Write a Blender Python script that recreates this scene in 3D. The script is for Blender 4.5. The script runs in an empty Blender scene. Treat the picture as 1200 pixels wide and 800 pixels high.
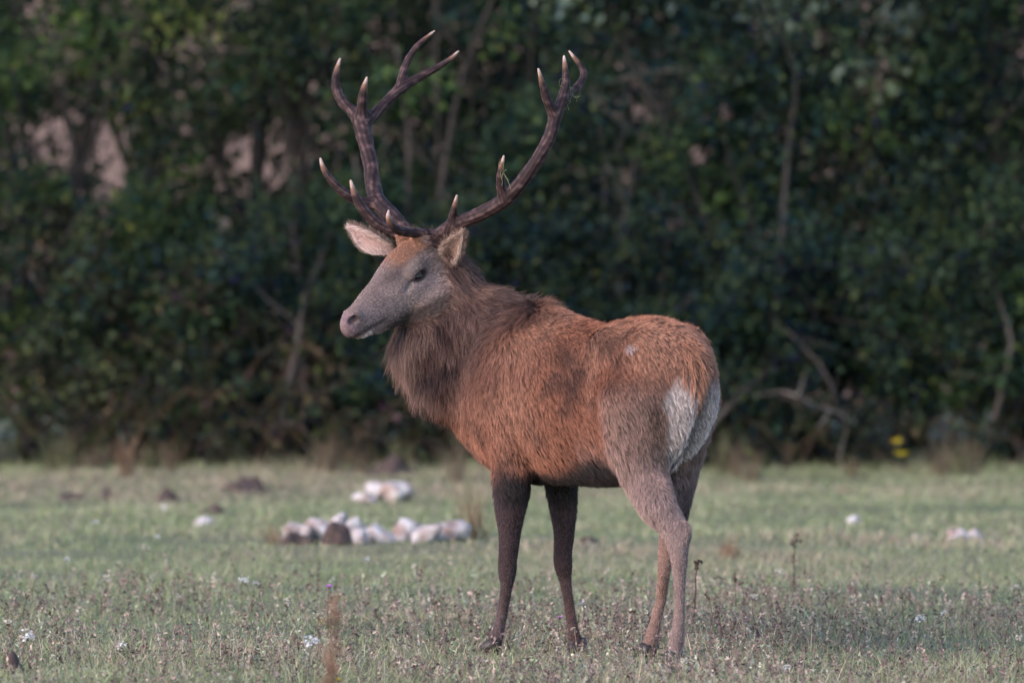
import bpy, math, random
import numpy as np
from mathutils import Vector, Matrix

# ------------------------------------------------------------------ camera, sky, sun, exposure
sc = bpy.context.scene
FPX = 8100.0                     # focal length in pixels of a 1200 px wide frame
CAM_H = 1.7
PITCH = math.atan(185.0 / FPX)   # horizon sits 185 px above the picture centre
cam_d = bpy.data.cameras.new('camera')
cam = bpy.data.objects.new('camera', cam_d)
sc.collection.objects.link(cam)
cam.location = (0, 0, CAM_H)
cam.rotation_euler = (math.pi / 2 - PITCH, 0, 0)
cam_d.sensor_width = 36.0
cam_d.lens = FPX / 1200 * 36.0
cam_d.clip_start = 0.5
cam_d.clip_end = 2000
cam_d.dof.use_dof = True
cam_d.dof.focus_distance = 24.95
cam_d.dof.aperture_fstop = 2.7
sc.camera = cam

SUN_EL, SUN_AZ = math.radians(24), math.radians(-128)   # azimuth from +y (away) towards +x: from behind the camera, left
world = bpy.data.worlds.new('World')
sc.world = world
world.use_nodes = True
wn = world.node_tree
sky = wn.nodes.new('ShaderNodeTexSky')
sky.sky_type = 'NISHITA'
sky.sun_disc = False
sky.sun_elevation = SUN_EL
sky.sun_rotation = SUN_AZ
sky.air_density = 1.0
sky.dust_density = 0.6
sky.ozone_density = 2.5
wn.links.new(sky.outputs[0], wn.nodes['Background'].inputs[0])
wn.nodes['Background'].inputs[1].default_value = 0.15
sun_d = bpy.data.lights.new('sun', 'SUN')
sun_d.energy = 1.5
sun_d.angle = math.radians(40)
sun_d.color = (1.0, 0.81, 0.75)
sun = bpy.data.objects.new('sun', sun_d)
sc.collection.objects.link(sun)
sdir = Vector((math.sin(SUN_AZ) * math.cos(SUN_EL), math.cos(SUN_AZ) * math.cos(SUN_EL), math.sin(SUN_EL)))
sun.rotation_euler = sdir.to_track_quat('Z', 'Y').to_euler()
sun.location = (-10, 0, 20)
sc.view_settings.view_transform = 'Standard'
sc.view_settings.look = 'None'
sc.view_settings.exposure = 1.55
sc.view_settings.gamma = 1.0
sc.render.engine = 'CYCLES'
sc.cycles.use_denoising = True
sc.cycles.max_bounces = 6
sc.cycles.diffuse_bounces = 3
sc.cycles.transparent_max_bounces = 4
sc.cycles.use_adaptive_sampling = True
sc.cycles.adaptive_threshold = 0.02

rng = np.random.default_rng(7)
COL = sc.collection

# ------------------------------------------------------------------ helpers
_cp, _sp = math.cos(PITCH), math.sin(PITCH)

def at(px, py, depth):
    """world point at distance `depth` (world y) seen at pixel px,py of the 1200x800 frame"""
    dx, dz = (px - 600) / FPX, -(py - 400) / FPX
    d = np.array([dx, _cp + dz * _sp, -_sp + dz * _cp])
    return np.array([0, 0, CAM_H]) + d * (depth / d[1])

def tag(o, label=None, cat=None, group=None, kind=None):
    if label: o['label'] = label
    if cat: o['category'] = cat
    if group: o['group'] = group
    if kind: o['kind'] = kind
    return o

def empty(name, loc):
    o = bpy.data.objects.new(name, None)
    o.location = tuple(loc)
    o.empty_display_size = 0.1
    COL.objects.link(o)
    return o

def mesh_obj(name, V, F, material, parent=None, origin=(0, 0, 0), smooth=False, colors=None):
    """V (n,3), F (m,k) arrays with constant k or list of arrays; one mesh object"""
    V = np.asarray(V, np.float32) - np.asarray(origin, np.float32)
    me = bpy.data.meshes.new(name)
    Fs = F if isinstance(F, list) and isinstance(F[0], np.ndarray) else [F]
    Fs = [np.asarray(f, np.int32) for f in Fs if len(f)]
    loops = np.concatenate([f.ravel() for f in Fs])
    tot = np.concatenate([np.full(len(f), f.shape[1], np.int32) for f in Fs])
    start = np.concatenate([[0], np.cumsum(tot)[:-1]]).astype(np.int32)
    me.vertices.add(len(V)); me.vertices.foreach_set('co', V.ravel())
    me.loops.add(len(loops)); me.loops.foreach_set('vertex_index', loops)
    me.polygons.add(len(tot)); me.polygons.foreach_set('loop_start', start)
    if smooth:
        me.polygons.foreach_set('use_smooth', np.ones(len(tot), bool))
    me.update(calc_edges=True)
    me.validate()
    if colors is not None:
        ca = me.attributes.new('tint', 'FLOAT_COLOR', 'POINT')
        c4 = np.ones((len(V), 4), np.float32); c4[:, :3] = colors
        ca.data.foreach_set('color', c4.ravel())
    if material: me.materials.append(material)
    o = bpy.data.objects.new(name, me)
    COL.objects.link(o)
    if parent is not None:
        o.parent = parent
    else:
        o.location = tuple(origin)
    return o

def new_mat(name):
    m = bpy.data.materials.new(name); m.use_nodes = True
    nt = m.node_tree
    return m, nt, nt.nodes['Principled BSDF']

def sset(b, **kw):
    for k, v in kw.items():
        b.inputs[k.replace('_', ' ')].default_value = v

def tint_mat(name, rough=0.7, spec=0.3, noise_scale=60, noise_amt=0.25, bump=0.0, transl=0.0, sheen=0.0, object_random=0.0):
    """base colour from the 'tint' attribute, broken up by a noise; optional translucency for leaves"""
    m, nt, b = new_mat(name)
    at_ = nt.nodes.new('ShaderNodeAttribute'); at_.attribute_name = 'tint'
    tc = nt.nodes.new('ShaderNodeTexCoord')
    no = nt.nodes.new('ShaderNodeTexNoise'); no.inputs['Scale'].default_value = noise_scale; no.inputs['Detail'].default_value = 5
    nt.links.new(tc.outputs['Object'], no.inputs['Vector'])
    mr = nt.nodes.new('ShaderNodeMapRange'); mr.inputs[1].default_value = .25; mr.inputs[2].default_value = .75
    mr.inputs[3].default_value = 1 - noise_amt; mr.inputs[4].default_value = 1 + noise_amt
    nt.links.new(no.outputs['Fac'], mr.inputs[0])
    mx = nt.nodes.new('ShaderNodeVectorMath'); mx.operation = 'MULTIPLY'
    nt.links.new(at_.outputs['Color'], mx.inputs[0]); nt.links.new(mr.outputs[0], mx.inputs[1])
    nt.links.new(mx.outputs[0], b.inputs['Base Color'])
    sset(b, Roughness=rough)
    b.inputs['Specular IOR Level'].default_value = spec
    if sheen: b.inputs['Sheen Weight'].default_value = sheen
    if bump:
        bp = nt.nodes.new('ShaderNodeBump'); bp.inputs['Strength'].default_value = bump; bp.inputs['Distance'].default_value = .01
        nt.links.new(no.outputs['Fac'], bp.inputs['Height']); nt.links.new(bp.outputs[0], b.inputs['Normal'])
    if transl:
        tr = nt.nodes.new('ShaderNodeBsdfTranslucent')
        nt.links.new(mx.outputs[0], tr.inputs['Color'])
        ms = nt.nodes.new('ShaderNodeMixShader'); ms.inputs[0].default_value = transl
        out = nt.nodes['Material Output']
        nt.links.new(b.outputs[0], ms.inputs[1]); nt.links.new(tr.outputs[0], ms.inputs[2]); nt.links.new(ms.outputs[0], out.inputs['Surface'])
    return m

def nrm(a):
    a = np.asarray(a, float)
    return a / np.maximum(np.linalg.norm(a, axis=-1, keepdims=True), 1e-9)

def sstep(x, a, b):
    t = np.clip((np.asarray(x) - a) / (b - a), 0, 1)
    return t * t * (3 - 2 * t)

def mixc(c, col, w):
    return c * (1 - w[:, None]) + np.asarray(col)[None] * w[:, None]

class Noise:
    """smooth pseudo-noise: a sum of random plane waves"""
    def __init__(self, freq, n=14, seed=0):
        r = np.random.default_rng(seed)
        self.k = nrm(r.normal(size=(n, 3))) * freq * r.uniform(.5, 1.6, (n, 1)); self.p = r.uniform(0, 6.28, n)
        self.n = n
    def __call__(self, P):
        s = 0
        for k, p in zip(self.k, self.p): s = s + np.sin(P @ k + p)
        return s / math.sqrt(self.n / 2)

def catmull(P, sub):
    P = np.asarray(P, float)
    Q = np.vstack([2 * P[0] - P[1], P, 2 * P[-1] - P[-2]])
    out = []
    for i in range(len(P) - 1):
        a, b, c, d = Q[i:i + 4]
        for k in range(sub):
            t = k / sub
            out.append(.5 * ((2 * b) + (-a + c) * t + (2 * a - 5 * b + 4 * c - d) * t * t + (-a + 3 * b - 3 * c + d) * t ** 3))
    out.append(P[-1])
    return np.array(out)

# --------------------------------------------- implicit surfaces -> one continuous mesh
class Field:
    def __init__(self, lo, hi, h):
        self.lo = np.array(lo, float); self.h = h
        self.n = np.ceil((np.array(hi) - self.lo) / h).astype(int) + 1
        self.F = np.full(self.n, 0.12, np.float32)
        self.ax = [(self.lo[i] + h * np.arange(self.n[i])).astype(np.float32) for i in range(3)]
    def box(self, lo, hi):
        i0 = np.clip(np.floor((np.asarray(lo) - self.lo) / self.h).astype(int), 0, self.n - 1)
        i1 = np.clip(np.ceil((np.asarray(hi) - self.lo) / self.h).astype(int) + 1, 1, self.n)
        sl = tuple(slice(a, b) for a, b in zip(i0, i1))
        X = self.ax[0][sl[0]][:, None, None]; Y = self.ax[1][sl[1]][None, :, None]; Z = self.ax[2][sl[2]][None, None, :]
        return sl, X, Y, Z
    @staticmethod
    def smin(a, b, k):
        h = np.clip(k - np.abs(a - b), 0, None) / k
        return np.minimum(a, b) - h * h * k * .25
    def union(self, sl, d, k):
        self.F[sl] = self.smin(self.F[sl], d, k) if k > 0 else np.minimum(self.F[sl], d)
    def ellipsoid(self, c, r, axes=None, k=.03, carve=False):
        c = np.asarray(c, float); r = np.asarray(r, float); R = max(r) + k + .02
        sl, X, Y, Z = self.box(c - R, c + R)
        A = np.eye(3) if axes is None else nrm(axes)
        k0 = 0; k1 = 0
        for i in range(3):
            q = (X - c[0]) * A[i, 0] + (Y - c[1]) * A[i, 1] + (Z - c[2]) * A[i, 2]
            k0 = k0 + (q / r[i]) ** 2; k1 = k1 + (q / r[i] ** 2) ** 2
        k0 = np.sqrt(k0); k1 = np.sqrt(k1) + 1e-6
        d = (k0 * (k0 - 1) / k1).astype(np.float32)
        if carve: self.F[sl] = -self.smin(-self.F[sl], d, k)
        else: self.union(sl, d, k)
    def loft(self, P, w, h, lat, k=.03, sub=4, shrink=None):
        """tube through P with half-width w along `lat`, half-height h across it"""
        P = np.asarray(P, float); n = len(P)
        w = np.broadcast_to(w, n).astype(float); h = np.broadcast_to(h, n).astype(float)
        lat = np.broadcast_to(np.asarray(lat, float), (n, 3))
        Q = catmull(np.hstack([P, w[:, None], h[:, None], lat]), sub)
        R = max(Q[:, 3].max(), Q[:, 4].max()) + k + .02
        sl, X, Y, Z = self.box(Q[:, :3].min(0) - R, Q[:, :3].max(0) + R)
        D = np.full(np.broadcast_shapes(X.shape, Y.shape, Z.shape), .2, np.float32)
        full = Field.__new__(Field)
        base = np.array([s.start for s in sl])
        for i in range(len(Q) - 1):
            a, b = Q[i], Q[i + 1]
            r = max(a[3], a[4], b[3], b[4]) + k + .02
            s2, x, y, z = self.box(np.minimum(a[:3], b[:3]) - r, np.maximum(a[:3], b[:3]) + r)
            loc = tuple(slice(s.start - o, s.stop - o) for s, o in zip(s2, base))
            ab = b[:3] - a[:3]; L2 = ab @ ab + 1e-12
            ux, uy, uz = x - a[0], y - a[1], z - a[2]
            t = np.clip((ux * ab[0] + uy * ab[1] + uz * ab[2]) / L2, 0, 1).astype(np.float32)
            dx, dy, dz = ux - t * ab[0], uy - t * ab[1], uz - t * ab[2]
            ww = a[3] + (b[3] - a[3]) * t; hh = a[4] + (b[4] - a[4]) * t
            la = (a[5:] + b[5:]) / 2
            ad = ab / math.sqrt(L2); la = la - ad * (la @ ad); la = la / np.linalg.norm(la)
            c = dx * la[0] + dy * la[1] + dz * la[2]
            e2 = dx * dx + dy * dy + dz * dz - c * c
            k0 = np.sqrt((c / ww) ** 2 + e2 / hh ** 2)
            k1 = np.sqrt((c / ww ** 2) ** 2 + e2 / hh ** 4) + 1e-5
            d = k0 * (k0 - 1) / k1
            d = np.where(k0 < .3, -np.minimum(ww, hh) * .7, d)
            D[loc] = np.minimum(D[loc], d)
        self.union(sl, D, k)
    def mesh(self):
        F = self.F; S = F < 0
        nx, ny, nz = F.shape
        c8 = [S[i:nx - 1 + i, j:ny - 1 + j, k:nz - 1 + k] for i in (0, 1) for j in (0, 1) for k in (0, 1)]
        al = c8[0].copy(); an = c8[0].copy()
        for c in c8[1:]: al &= c; an |= c
        I = np.argwhere(an & ~al)
        idx = np.full((nx, ny, nz), -1, np.int32); idx[I[:, 0], I[:, 1], I[:, 2]] = np.arange(len(I))
        acc = np.zeros((len(I), 3)); cnt = np.zeros(len(I))
        corners = [(i, j, k) for i in (0, 1) for j in (0, 1) for k in (0, 1)]
        val = {c: F[I[:, 0] + c[0], I[:, 1] + c[1], I[:, 2] + c[2]] for c in corners}
        for c in corners:
            for ax in range(3):
                if c[ax]: continue
                d = list(c); d[ax] = 1; d = tuple(d)
                a, b = val[c], val[d]; m = (a < 0) != (b < 0)
                t = np.where(m, a / (a - b + 1e-12), 0)
                p = np.array(c, float)[None].repeat(len(I), 0); p[:, ax] += t
                acc += p * m[:, None]; cnt += m
        V = self.lo + (I + acc / cnt[:, None]) * self.h
        quads = []
        for ax in range(3):
            o1, o2 = [(1, 2), (2, 0), (0, 1)][ax]
            sa = [slice(0, -1)] * 3; sb = [slice(0, -1)] * 3; sa[ax] = slice(0, -1); sb[ax] = slice(1, None)
            A = S[tuple(slice(0, F.shape[i] - (1 if i == ax else 0)) for i in range(3))]
            B = S[tuple(slice(1 if i == ax else 0, F.shape[i]) for i in range(3))]
            E = np.argwhere(A != B)
            E = E[(E[:, o1] > 0) & (E[:, o2] > 0) & (E[:, o1] < F.shape[o1] - 1) & (E[:, o2] < F.shape[o2] - 1)]
            def cell(d1, d2):
                e = E.copy(); e[:, o1] -= d1; e[:, o2] -= d2
                return idx[e[:, 0], e[:, 1], e[:, 2]]
            q = np.stack([cell(1, 1), cell(0, 1), cell(0, 0), cell(1, 0)], 1)
            inside = S[E[:, 0], E[:, 1], E[:, 2]]
            q[~inside] = q[~inside][:, ::-1]
            quads.append(q)
        Q = np.vstack(quads); Q = Q[(Q >= 0).all(1)]
        return V, Q

def vnormals(V, Q):
    fn = np.cross(V[Q[:, 2]] - V[Q[:, 0]], V[Q[:, 3]] - V[Q[:, 1]])
    N = np.zeros_like(V)
    for i in range(4): np.add.at(N, Q[:, i], fn)
    return nrm(N)

def tube(P, r, seg=6, sub=1, close=True):
    """simple tube mesh along polyline"""
    P = np.asarray(P, float); r = np.broadcast_to(r, len(P)).astype(float)
    if sub > 1:
        q = catmull(np.hstack([P, r[:, None]]), sub); P, r = q[:, :3], q[:, 3]
    T = nrm(np.gradient(P, axis=0))
    ref = np.array([.13, .97, .21])
    A = nrm(np.cross(T, ref)); B = np.cross(T, A)
    an = np.linspace(0, 2 * math.pi, seg, endpoint=False)
    V = P[:, None] + r[:, None, None] * (np.cos(an)[None, :, None] * A[:, None] + np.sin(an)[None, :, None] * B[:, None])
    n = len(P)
    i = np.arange(n - 1)[:, None] * seg; j = np.arange(seg)[None]; j2 = (j + 1) % seg
    F = np.stack([i + j, i + j2, i + seg + j2, i + seg + j], -1).reshape(-1, 4)
    V = V.reshape(-1, 3)
    if close:
        V = np.vstack([V, P[0], P[-1]])
        c0, c1 = n * seg, n * seg + 1
        jj = np.arange(seg)
        caps = np.stack([np.full(seg, c0), (jj + 1) % seg, jj, jj], 1)[:, :3]
        caps2 = np.stack([np.full(seg, c1), (n - 1) * seg + jj, (n - 1) * seg + (jj + 1) % seg], 1)
        return V, F, np.vstack([caps, caps2])
    return V, F, np.zeros((0, 3), int)

class Batch:
    """collects pieces of ONE object into a single mesh"""
    def __init__(self): self.V = []; self.Q = []; self.T = []; self.C = []; self.n = 0
    def add(self, V, Q=None, T=None, C=(1, 1, 1)):
        V = np.asarray(V, float)
        if Q is not None and len(Q): self.Q.append(np.asarray(Q) + self.n)
        if T is not None and len(T): self.T.append(np.asarray(T) + self.n)
        self.V.append(V); self.C.append(np.broadcast_to(np.asarray(C, float), (len(V), 3)))
        self.n += len(V)
    def tube(self, P, r, C=(1, 1, 1), seg=6, sub=1):
        V, Q, T = tube(P, r, seg, sub); self.add(V, Q, T, C)
    def build(self, name, material, parent=None, origin=(0, 0, 0), smooth=True):
        F = []
        if self.Q: F.append(np.vstack(self.Q))
        if self.T: F.append(np.vstack(self.T))
        return mesh_obj(name, np.vstack(self.V), F, material, parent, origin, smooth, np.vstack(self.C))

def hair_obj(name, roots, pts, radius, colors, material, parent, origin):
    """pts (n,k,3) strands -> one Curves object"""
    n, k = pts.shape[:2]
    hc = bpy.data.hair_curves.new(name)
    hc.add_curves([k] * n)
    p = (pts - np.asarray(origin)).astype(np.float32)
    hc.attributes['position'].data.foreach_set('vector', p.reshape(-1))
    ra = hc.attributes.new('radius', 'FLOAT', 'POINT')
    prof = np.linspace(1, .15, k) ** .8
    ra.data.foreach_set('value', (np.asarray(radius, np.float32)[:, None] * prof[None]).astype(np.float32).ravel())
    ca = hc.attributes.new('tint', 'FLOAT_COLOR', 'CURVE')
    c4 = np.ones((n, 4), np.float32); c4[:, :3] = colors
    ca.data.foreach_set('color', c4.ravel())
    hc.materials.append(material)
    o = bpy.data.objects.new(name, hc)
    COL.objects.link(o)
    o.parent = parent
    return o

# ================================================================== SETTING: ground, hillside
gn1, gn2, gn3 = Noise(1.3, seed=41), Noise(5.0, seed=42), Noise(.35, seed=43)
def xy0(x, y): return np.stack([np.asarray(x, float), np.asarray(y, float), 0 * np.asarray(x, float)], -1)
def gz(x, y):
    P = xy0(x, y)
    return .010 * gn1(P) + .006 * gn2(P) - .012
def gdepth(py): return 1.7 * FPX / (py - 215)

m_ground, nt, b = new_mat('meadow_soil')
tc = nt.nodes.new('ShaderNodeTexCoord')
n1 = nt.nodes.new('ShaderNodeTexNoise'); n1.inputs['Scale'].default_value = .9; n1.inputs['Detail'].default_value = 6
n2 = nt.nodes.new('ShaderNodeTexNoise'); n2.inputs['Scale'].default_value = 14; n2.inputs['Detail'].default_value = 8
nt.links.new(tc.outputs['Object'], n1.inputs['Vector']); nt.links.new(tc.outputs['Object'], n2.inputs['Vector'])
cr = nt.nodes.new('ShaderNodeValToRGB'); cr.color_ramp.elements[0].color = (.13, .145, .08, 1); cr.color_ramp.elements[1].color = (.20, .175, .115, 1)
cr.color_ramp.elements[0].position = .35; cr.color_ramp.elements[1].position = .7
nt.links.new(n1.outputs['Fac'], cr.inputs[0])
mx = nt.nodes.new('ShaderNodeMixRGB'); mx.blend_type = 'MULTIPLY'; mx.inputs[0].default_value = .7
cr2 = nt.nodes.new('ShaderNodeValToRGB'); cr2.color_ramp.elements[0].color = (.45, .42, .40, 1); cr2.color_ramp.elements[1].color = (1.2, 1.2, 1.1, 1)
nt.links.new(n2.outputs['Fac'], cr2.inputs[0]); nt.links.new(cr.outputs[0], mx.inputs[1]); nt.links.new(cr2.outputs[0], mx.inputs[2])
nt.links.new(mx.outputs[0], b.inputs['Base Color']); sset(b, Roughness=.95); b.inputs['Specular IOR Level'].default_value = .1
xs = np.unique(np.concatenate([np.linspace(-400, -9, 14), np.arange(-9, 9.01, .18), np.linspace(9, 400, 14)]))
ys = np.unique(np.concatenate([np.linspace(-60, 17, 12), np.arange(17, 47.01, .18), np.linspace(47, 500, 18)]))
X, Y = np.meshgrid(xs, ys, indexing='ij')
near = sstep(np.abs(X), 9, 7) * sstep(Y, 16, 18) * sstep(Y, 47, 45)
Z = gz(X.ravel(), Y.ravel()).reshape(X.shape) * near - .012 * (1 - near)
idx = np.arange(X.size).reshape(X.shape)
Fg = np.stack([idx[:-1, :-1], idx[1:, :-1], idx[1:, 1:], idx[:-1, 1:]], -1).reshape(-1, 4)
ground = mesh_obj('ground', np.stack([X.ravel(), Y.ravel(), Z.ravel()], 1), Fg, m_ground, None, (0, 0, 0), True)
tag(ground, 'wide grazed meadow with thin dry turf', None, None, 'structure')

m_hill, nt, b = new_mat('dry_slope')
tc = nt.nodes.new('ShaderNodeTexCoord'); n1 = nt.nodes.new('ShaderNodeTexNoise'); n1.inputs['Scale'].default_value = 1.1; n1.inputs['Detail'].default_value = 8
nt.links.new(tc.outputs['Object'], n1.inputs['Vector'])
cr = nt.nodes.new('ShaderNodeValToRGB'); cr.color_ramp.elements[0].color = (.13, .072, .046, 1); cr.color_ramp.elements[1].color = (.22, .130, .085, 1)
cr.color_ramp.elements[0].position = .3; cr.color_ramp.elements[1].position = .7
nt.links.new(n1.outputs['Fac'], cr.inputs[0]); nt.links.new(cr.outputs[0], b.inputs['Base Color']); sset(b, Roughness=1.0)
hx = np.linspace(-160, 160, 65); hy = np.array([52, 56, 62, 70, 80, 95, 120, 170, 240])
hz = np.interp(hy, [52, 60, 80, 120, 240], [-.3, 1.2, 6.5, 17, 38])
X, Y = np.meshgrid(hx, hy, indexing='ij'); Z = hz[None] + .5 * Noise(.12, seed=44)(xy0(X.ravel(), Y.ravel())).reshape(X.shape) * sstep(Y, 54, 70)
idx = np.arange(X.size).reshape(X.shape)
hill = mesh_obj('hillside', np.stack([X.ravel(), Y.ravel(), Z.ravel()], 1), np.stack([idx[:-1, :-1], idx[1:, :-1], idx[1:, 1:], idx[:-1, 1:]], -1).reshape(-1, 4), m_hill, None, (0, 0, 0), True)
tag(hill, 'reddish brown dry slope showing through gaps in the hedge', None, None, 'structure')

# ================================================================== HEDGE: shrubs and trees, each its own thing
m_leaf = tint_mat('shrub_leaf', rough=.65, spec=.15, noise_scale=9, noise_amt=.2, transl=.4)
m_bark = tint_mat('shrub_bark', rough=.9, spec=.15, noise_scale=22, noise_amt=.35, bump=.5)
HS_ = 1 / 200.0                                   # metres per photo pixel at the hedge
def hp(px, py): return (px - 600) * HS_, CAM_H + (215 - py) * HS_
# openings through the hedge (centre x, centre z, half sizes, how empty): tunnels running straight back
GAPS = []
for px, py, rx, ry, e in [(92, 172, 44, 60, .97), (262, 195, 23, 58, .98), (313, 190, 19, 46, .95), (2, 165, 16, 45, .9), (275, 258, 16, 22, .6), (60, 262, 20, 26, .7),
                          (868, 122, 17, 18, .75), (842, 182, 22, 18, .75), (985, 188, 18, 14, .7), (1075, 150, 16, 16, .85), (1148, 145, 12, 12, .9), (745, 215, 14, 20, .75), (1020, 265, 22, 16, .8), (975, 45, 12, 22, .8), (930, 160, 14, 14, .8),
                          (738, 110, 24, 20, .4), (428, 150, 14, 24, .5), (895, 22, 30, 22, .5)]:
    x, z = hp(px, py); GAPS.append((x, z, rx * HS_, ry * HS_, e))
gapn = Noise(5.5, seed=51)
def gap_keep(P, r):
    keep = np.ones(len(P), bool)
    w = gapn(P) * .28
    for x, z, a, c, e in GAPS:
        q = np.sqrt(((P[:, 0] - x) / a) ** 2 + ((P[:, 2] - z) / c) ** 2) + w
        keep &= ~((q < 1) & (r.random(len(P)) < e))
    return keep

def leaves(batch, C, rad, n, size, col, r, colvar=.18, hue=(.02, .02, .0), flat=.5, gaps=True, drop=.0):
    """n leaves round each clump centre C with radius rad; col per clump"""
    m = len(C)
    i = np.repeat(np.arange(m), n)
    d = nrm(r.normal(size=(len(i), 3))) * (r.random(len(i)) ** .45)[:, None]
    P = C[i] + d * rad[i][:, None] * np.array([1, 1, .8])
    k = (P[:, 2] > .04)
    if gaps: k &= gap_keep(P, r)
    if drop: k &= r.random(len(P)) > drop
    P, i, d = P[k], i[k], d[k]
    nn = len(P)
    s = size * r.uniform(.55, 1.35, nn)
    N_ = nrm(r.normal(size=(nn, 3)) * .75 + d * .5 + np.array([0, -.25, flat]))
    T_ = nrm(np.cross(N_, r.normal(size=(nn, 3)))); S_ = np.cross(N_, T_)
    wd = r.uniform(.32, .5, nn)
    fold = r.uniform(.05, .25, nn)
    a = P - T_ * (s * .5)[:, None]; c = P + T_ * (s * .5)[:, None] - N_ * (s * .12)[:, None]
    b1 = P + S_ * (s * wd)[:, None] + N_ * (s * fold)[:, None]; b2 = P - S_ * (s * wd)[:, None] + N_ * (s * fold)[:, None]
    V = np.stack([a, b1, c, b2], 1).reshape(-1, 3)
    j = np.arange(nn)[:, None] * 4
    T = np.vstack([j + np.array([0, 1, 2]), j + np.array([0, 2, 3])])
    cc = col[i] * (1 + r.normal(size=nn) * colvar)[:, None]
    cc = cc + r.normal(size=(nn, 1)) * np.array(hue)
    batch.add(V, None, T, np.repeat(np.clip(cc, .006, .6), 4, 0))

GREEN = dict(dark=(.025, .043, .028), mid=(.034, .062, .030), bright=(.056, .094, .030), yellow=(.095, .112, .032), blue=(.021, .046, .038), grey=(.056, .080, .062), pale=(.115, .150, .112), brown=(.095, .066, .048), olive=(.052, .066, .034))
def stem_path(r, base, top, bend, n=7):
    t = np.linspace(0, 1, n)[:, None]
    P = base * (1 - t) + top * t
    off = r.normal(size=3) * bend; off[2] *= .3
    P = P + np.sin(t * math.pi) * off + np.cumsum(r.normal(size=(n, 3)) * bend * .22, 0) * t
    return P
def shrub(name, label, cx, cy, w, dpt, h, cols, nclump, nleaf, size, seed, nstem=6, z0=.25, bark=(.050, .042, .038), cat='shrub', group='hedge shrubs', rad=(.16, .40), gaps=True, trunk=None, shell=.5, twigs=26):
    r = np.random.default_rng(seed)
    base = np.array([cx, cy, float(gz(cx, cy)) if abs(cx) < 8 and cy < 46 else 0.0])
    o = tag(empty(name, base), label, cat, group)
    # clumps fill an uneven block of foliage, denser on the outside
    u = r.uniform(-1, 1, (nclump, 3))
    u[:, 1] = np.sign(u[:, 1]) * np.abs(u[:, 1]) ** shell
    u = u * (.86 + .14 * r.random((nclump, 1)))
    prof = 1 - .28 * np.clip(u[:, 2], 0, 1) ** 2
    C = np.stack([cx + u[:, 0] * w * prof, cy + u[:, 1] * dpt * prof, z0 + (h - z0) * (u[:, 2] * .5 + .5)], 1)
    C += r.normal(size=C.shape) * .12
    R_ = r.uniform(rad[0], rad[1], nclump)
    ci = r.choice(len(cols), nclump, p=np.array([c[1] for c in cols]) / sum(c[1] for c in cols))
    cc = np.array([GREEN[c[0]] for c in cols])[ci] * r.uniform(.6, 1.35, (nclump, 1))
    # wood first: stems, then twigs reaching the clumps
    bw = Batch()
    tops = []
    for i in range(nstem):
        b0 = base + np.array([r.normal() * w * .25, r.normal() * dpt * .25, -.05])
        tp = np.array([cx + r.uniform(-1, 1) * w * .8, cy + r.uniform(-1, .6) * dpt * .7, h * r.uniform(.55, .95)])
        P = stem_path(r, b0, tp, .22); q = r.uniform(.018, .042)
        bw.tube(P, np.linspace(q, q * .3, len(P)), np.array(bark) * r.uniform(.7, 1.5), 6, 2); tops.append(P)
    for pts, r0, r1 in (trunk or []):
        P = np.array(pts, float); bw.tube(P, np.linspace(r0, r1, len(P)), np.array(bark) * .6, 9, 4); tops.append(catmull(P, 3))
    for i in r.choice(nclump, min(twigs, nclump), replace=False):
        P0 = tops[r.integers(len(tops))]; p0 = P0[r.integers(len(P0) // 3, len(P0))]
        if np.linalg.norm(C[i] - p0) > 1.6: continue
        P = stem_path(r, p0, C[i], .10, 6); q = r.uniform(.005, .012)
        bw.tube(P, np.linspace(q, q * .4, 6), np.array(bark) * r.uniform(.6, 1.5), 5)
    bw.build('trunk' if cat == 'tree' else 'stem', m_bark, o, base)
    lb = Batch()
    leaves(lb, C, R_, nleaf, size, cc, r, gaps=gaps)
    lb.build('crown' if cat == 'tree' else 'foliage', m_leaf, o, base, smooth=False)
    return o

# front row of shrubs along the meadow edge
shrub('hazel_shrub', 'shrub with bright yellow-green leaf sprays around the widest opening onto the brown slope', -2.75, 42.3, .85, .75, 3.7, [('bright', 4), ('mid', 4), ('yellow', .8), ('olive', 2), ('dark', 3)], 149, 130, .048, 61,
      trunk=[([(-2.98, 42.6, -.05), (-2.93, 42.6, .9), (-2.80, 42.55, 1.45), (-2.62, 42.5, 2.0), (-2.5, 42.4, 2.7)], .075, .035), ([(-2.84, 42.55, 1.3), (-3.05, 42.5, 1.8), (-3.2, 42.4, 2.5)], .05, .02)])
shrub('hawthorn_shrub', 'olive hedge shrub with dark crooked trunks beside two narrow openings onto the slope', -1.45, 42.4, .75, .7, 3.7, [('mid', 4), ('olive', 3), ('bright', 2), ('dark', 3)], 132, 130, .042, 62,
      trunk=[([(-1.56, 42.5, -.05), (-1.54, 42.5, .8), (-1.57, 42.5, 1.6), (-1.55, 42.4, 2.3), (-1.6, 42.3, 3.1)], .065, .03), ([(-1.33, 42.4, -.05), (-1.35, 42.4, 1.0), (-1.28, 42.4, 1.7), (-1.30, 42.4, 2.5)], .05, .02), ([(-1.57, 42.45, 1.35), (-1.75, 42.4, 1.7), (-1.86, 42.4, 2.2)], .03, .014)])
shrub('dogwood_shrub', 'low dark shrub with fine grey twigs standing in front of the hazel', -2.55, 41.5, .85, .45, 1.5, [('dark', 3), ('mid', 3), ('olive', 3), ('bright', 1), ('brown', .7)], 93, 120, .044, 63, nstem=9, bark=(.085, .072, .066))
shrub('blackthorn_shrub', 'low twiggy shrub with blackish leaves behind the bramble patch', -1.2, 41.6, .8, .45, 1.65, [('dark', 5), ('mid', 3), ('blue', 2)], 93, 120, .040, 64, nstem=9, bark=(.085, .070, .066))
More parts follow.
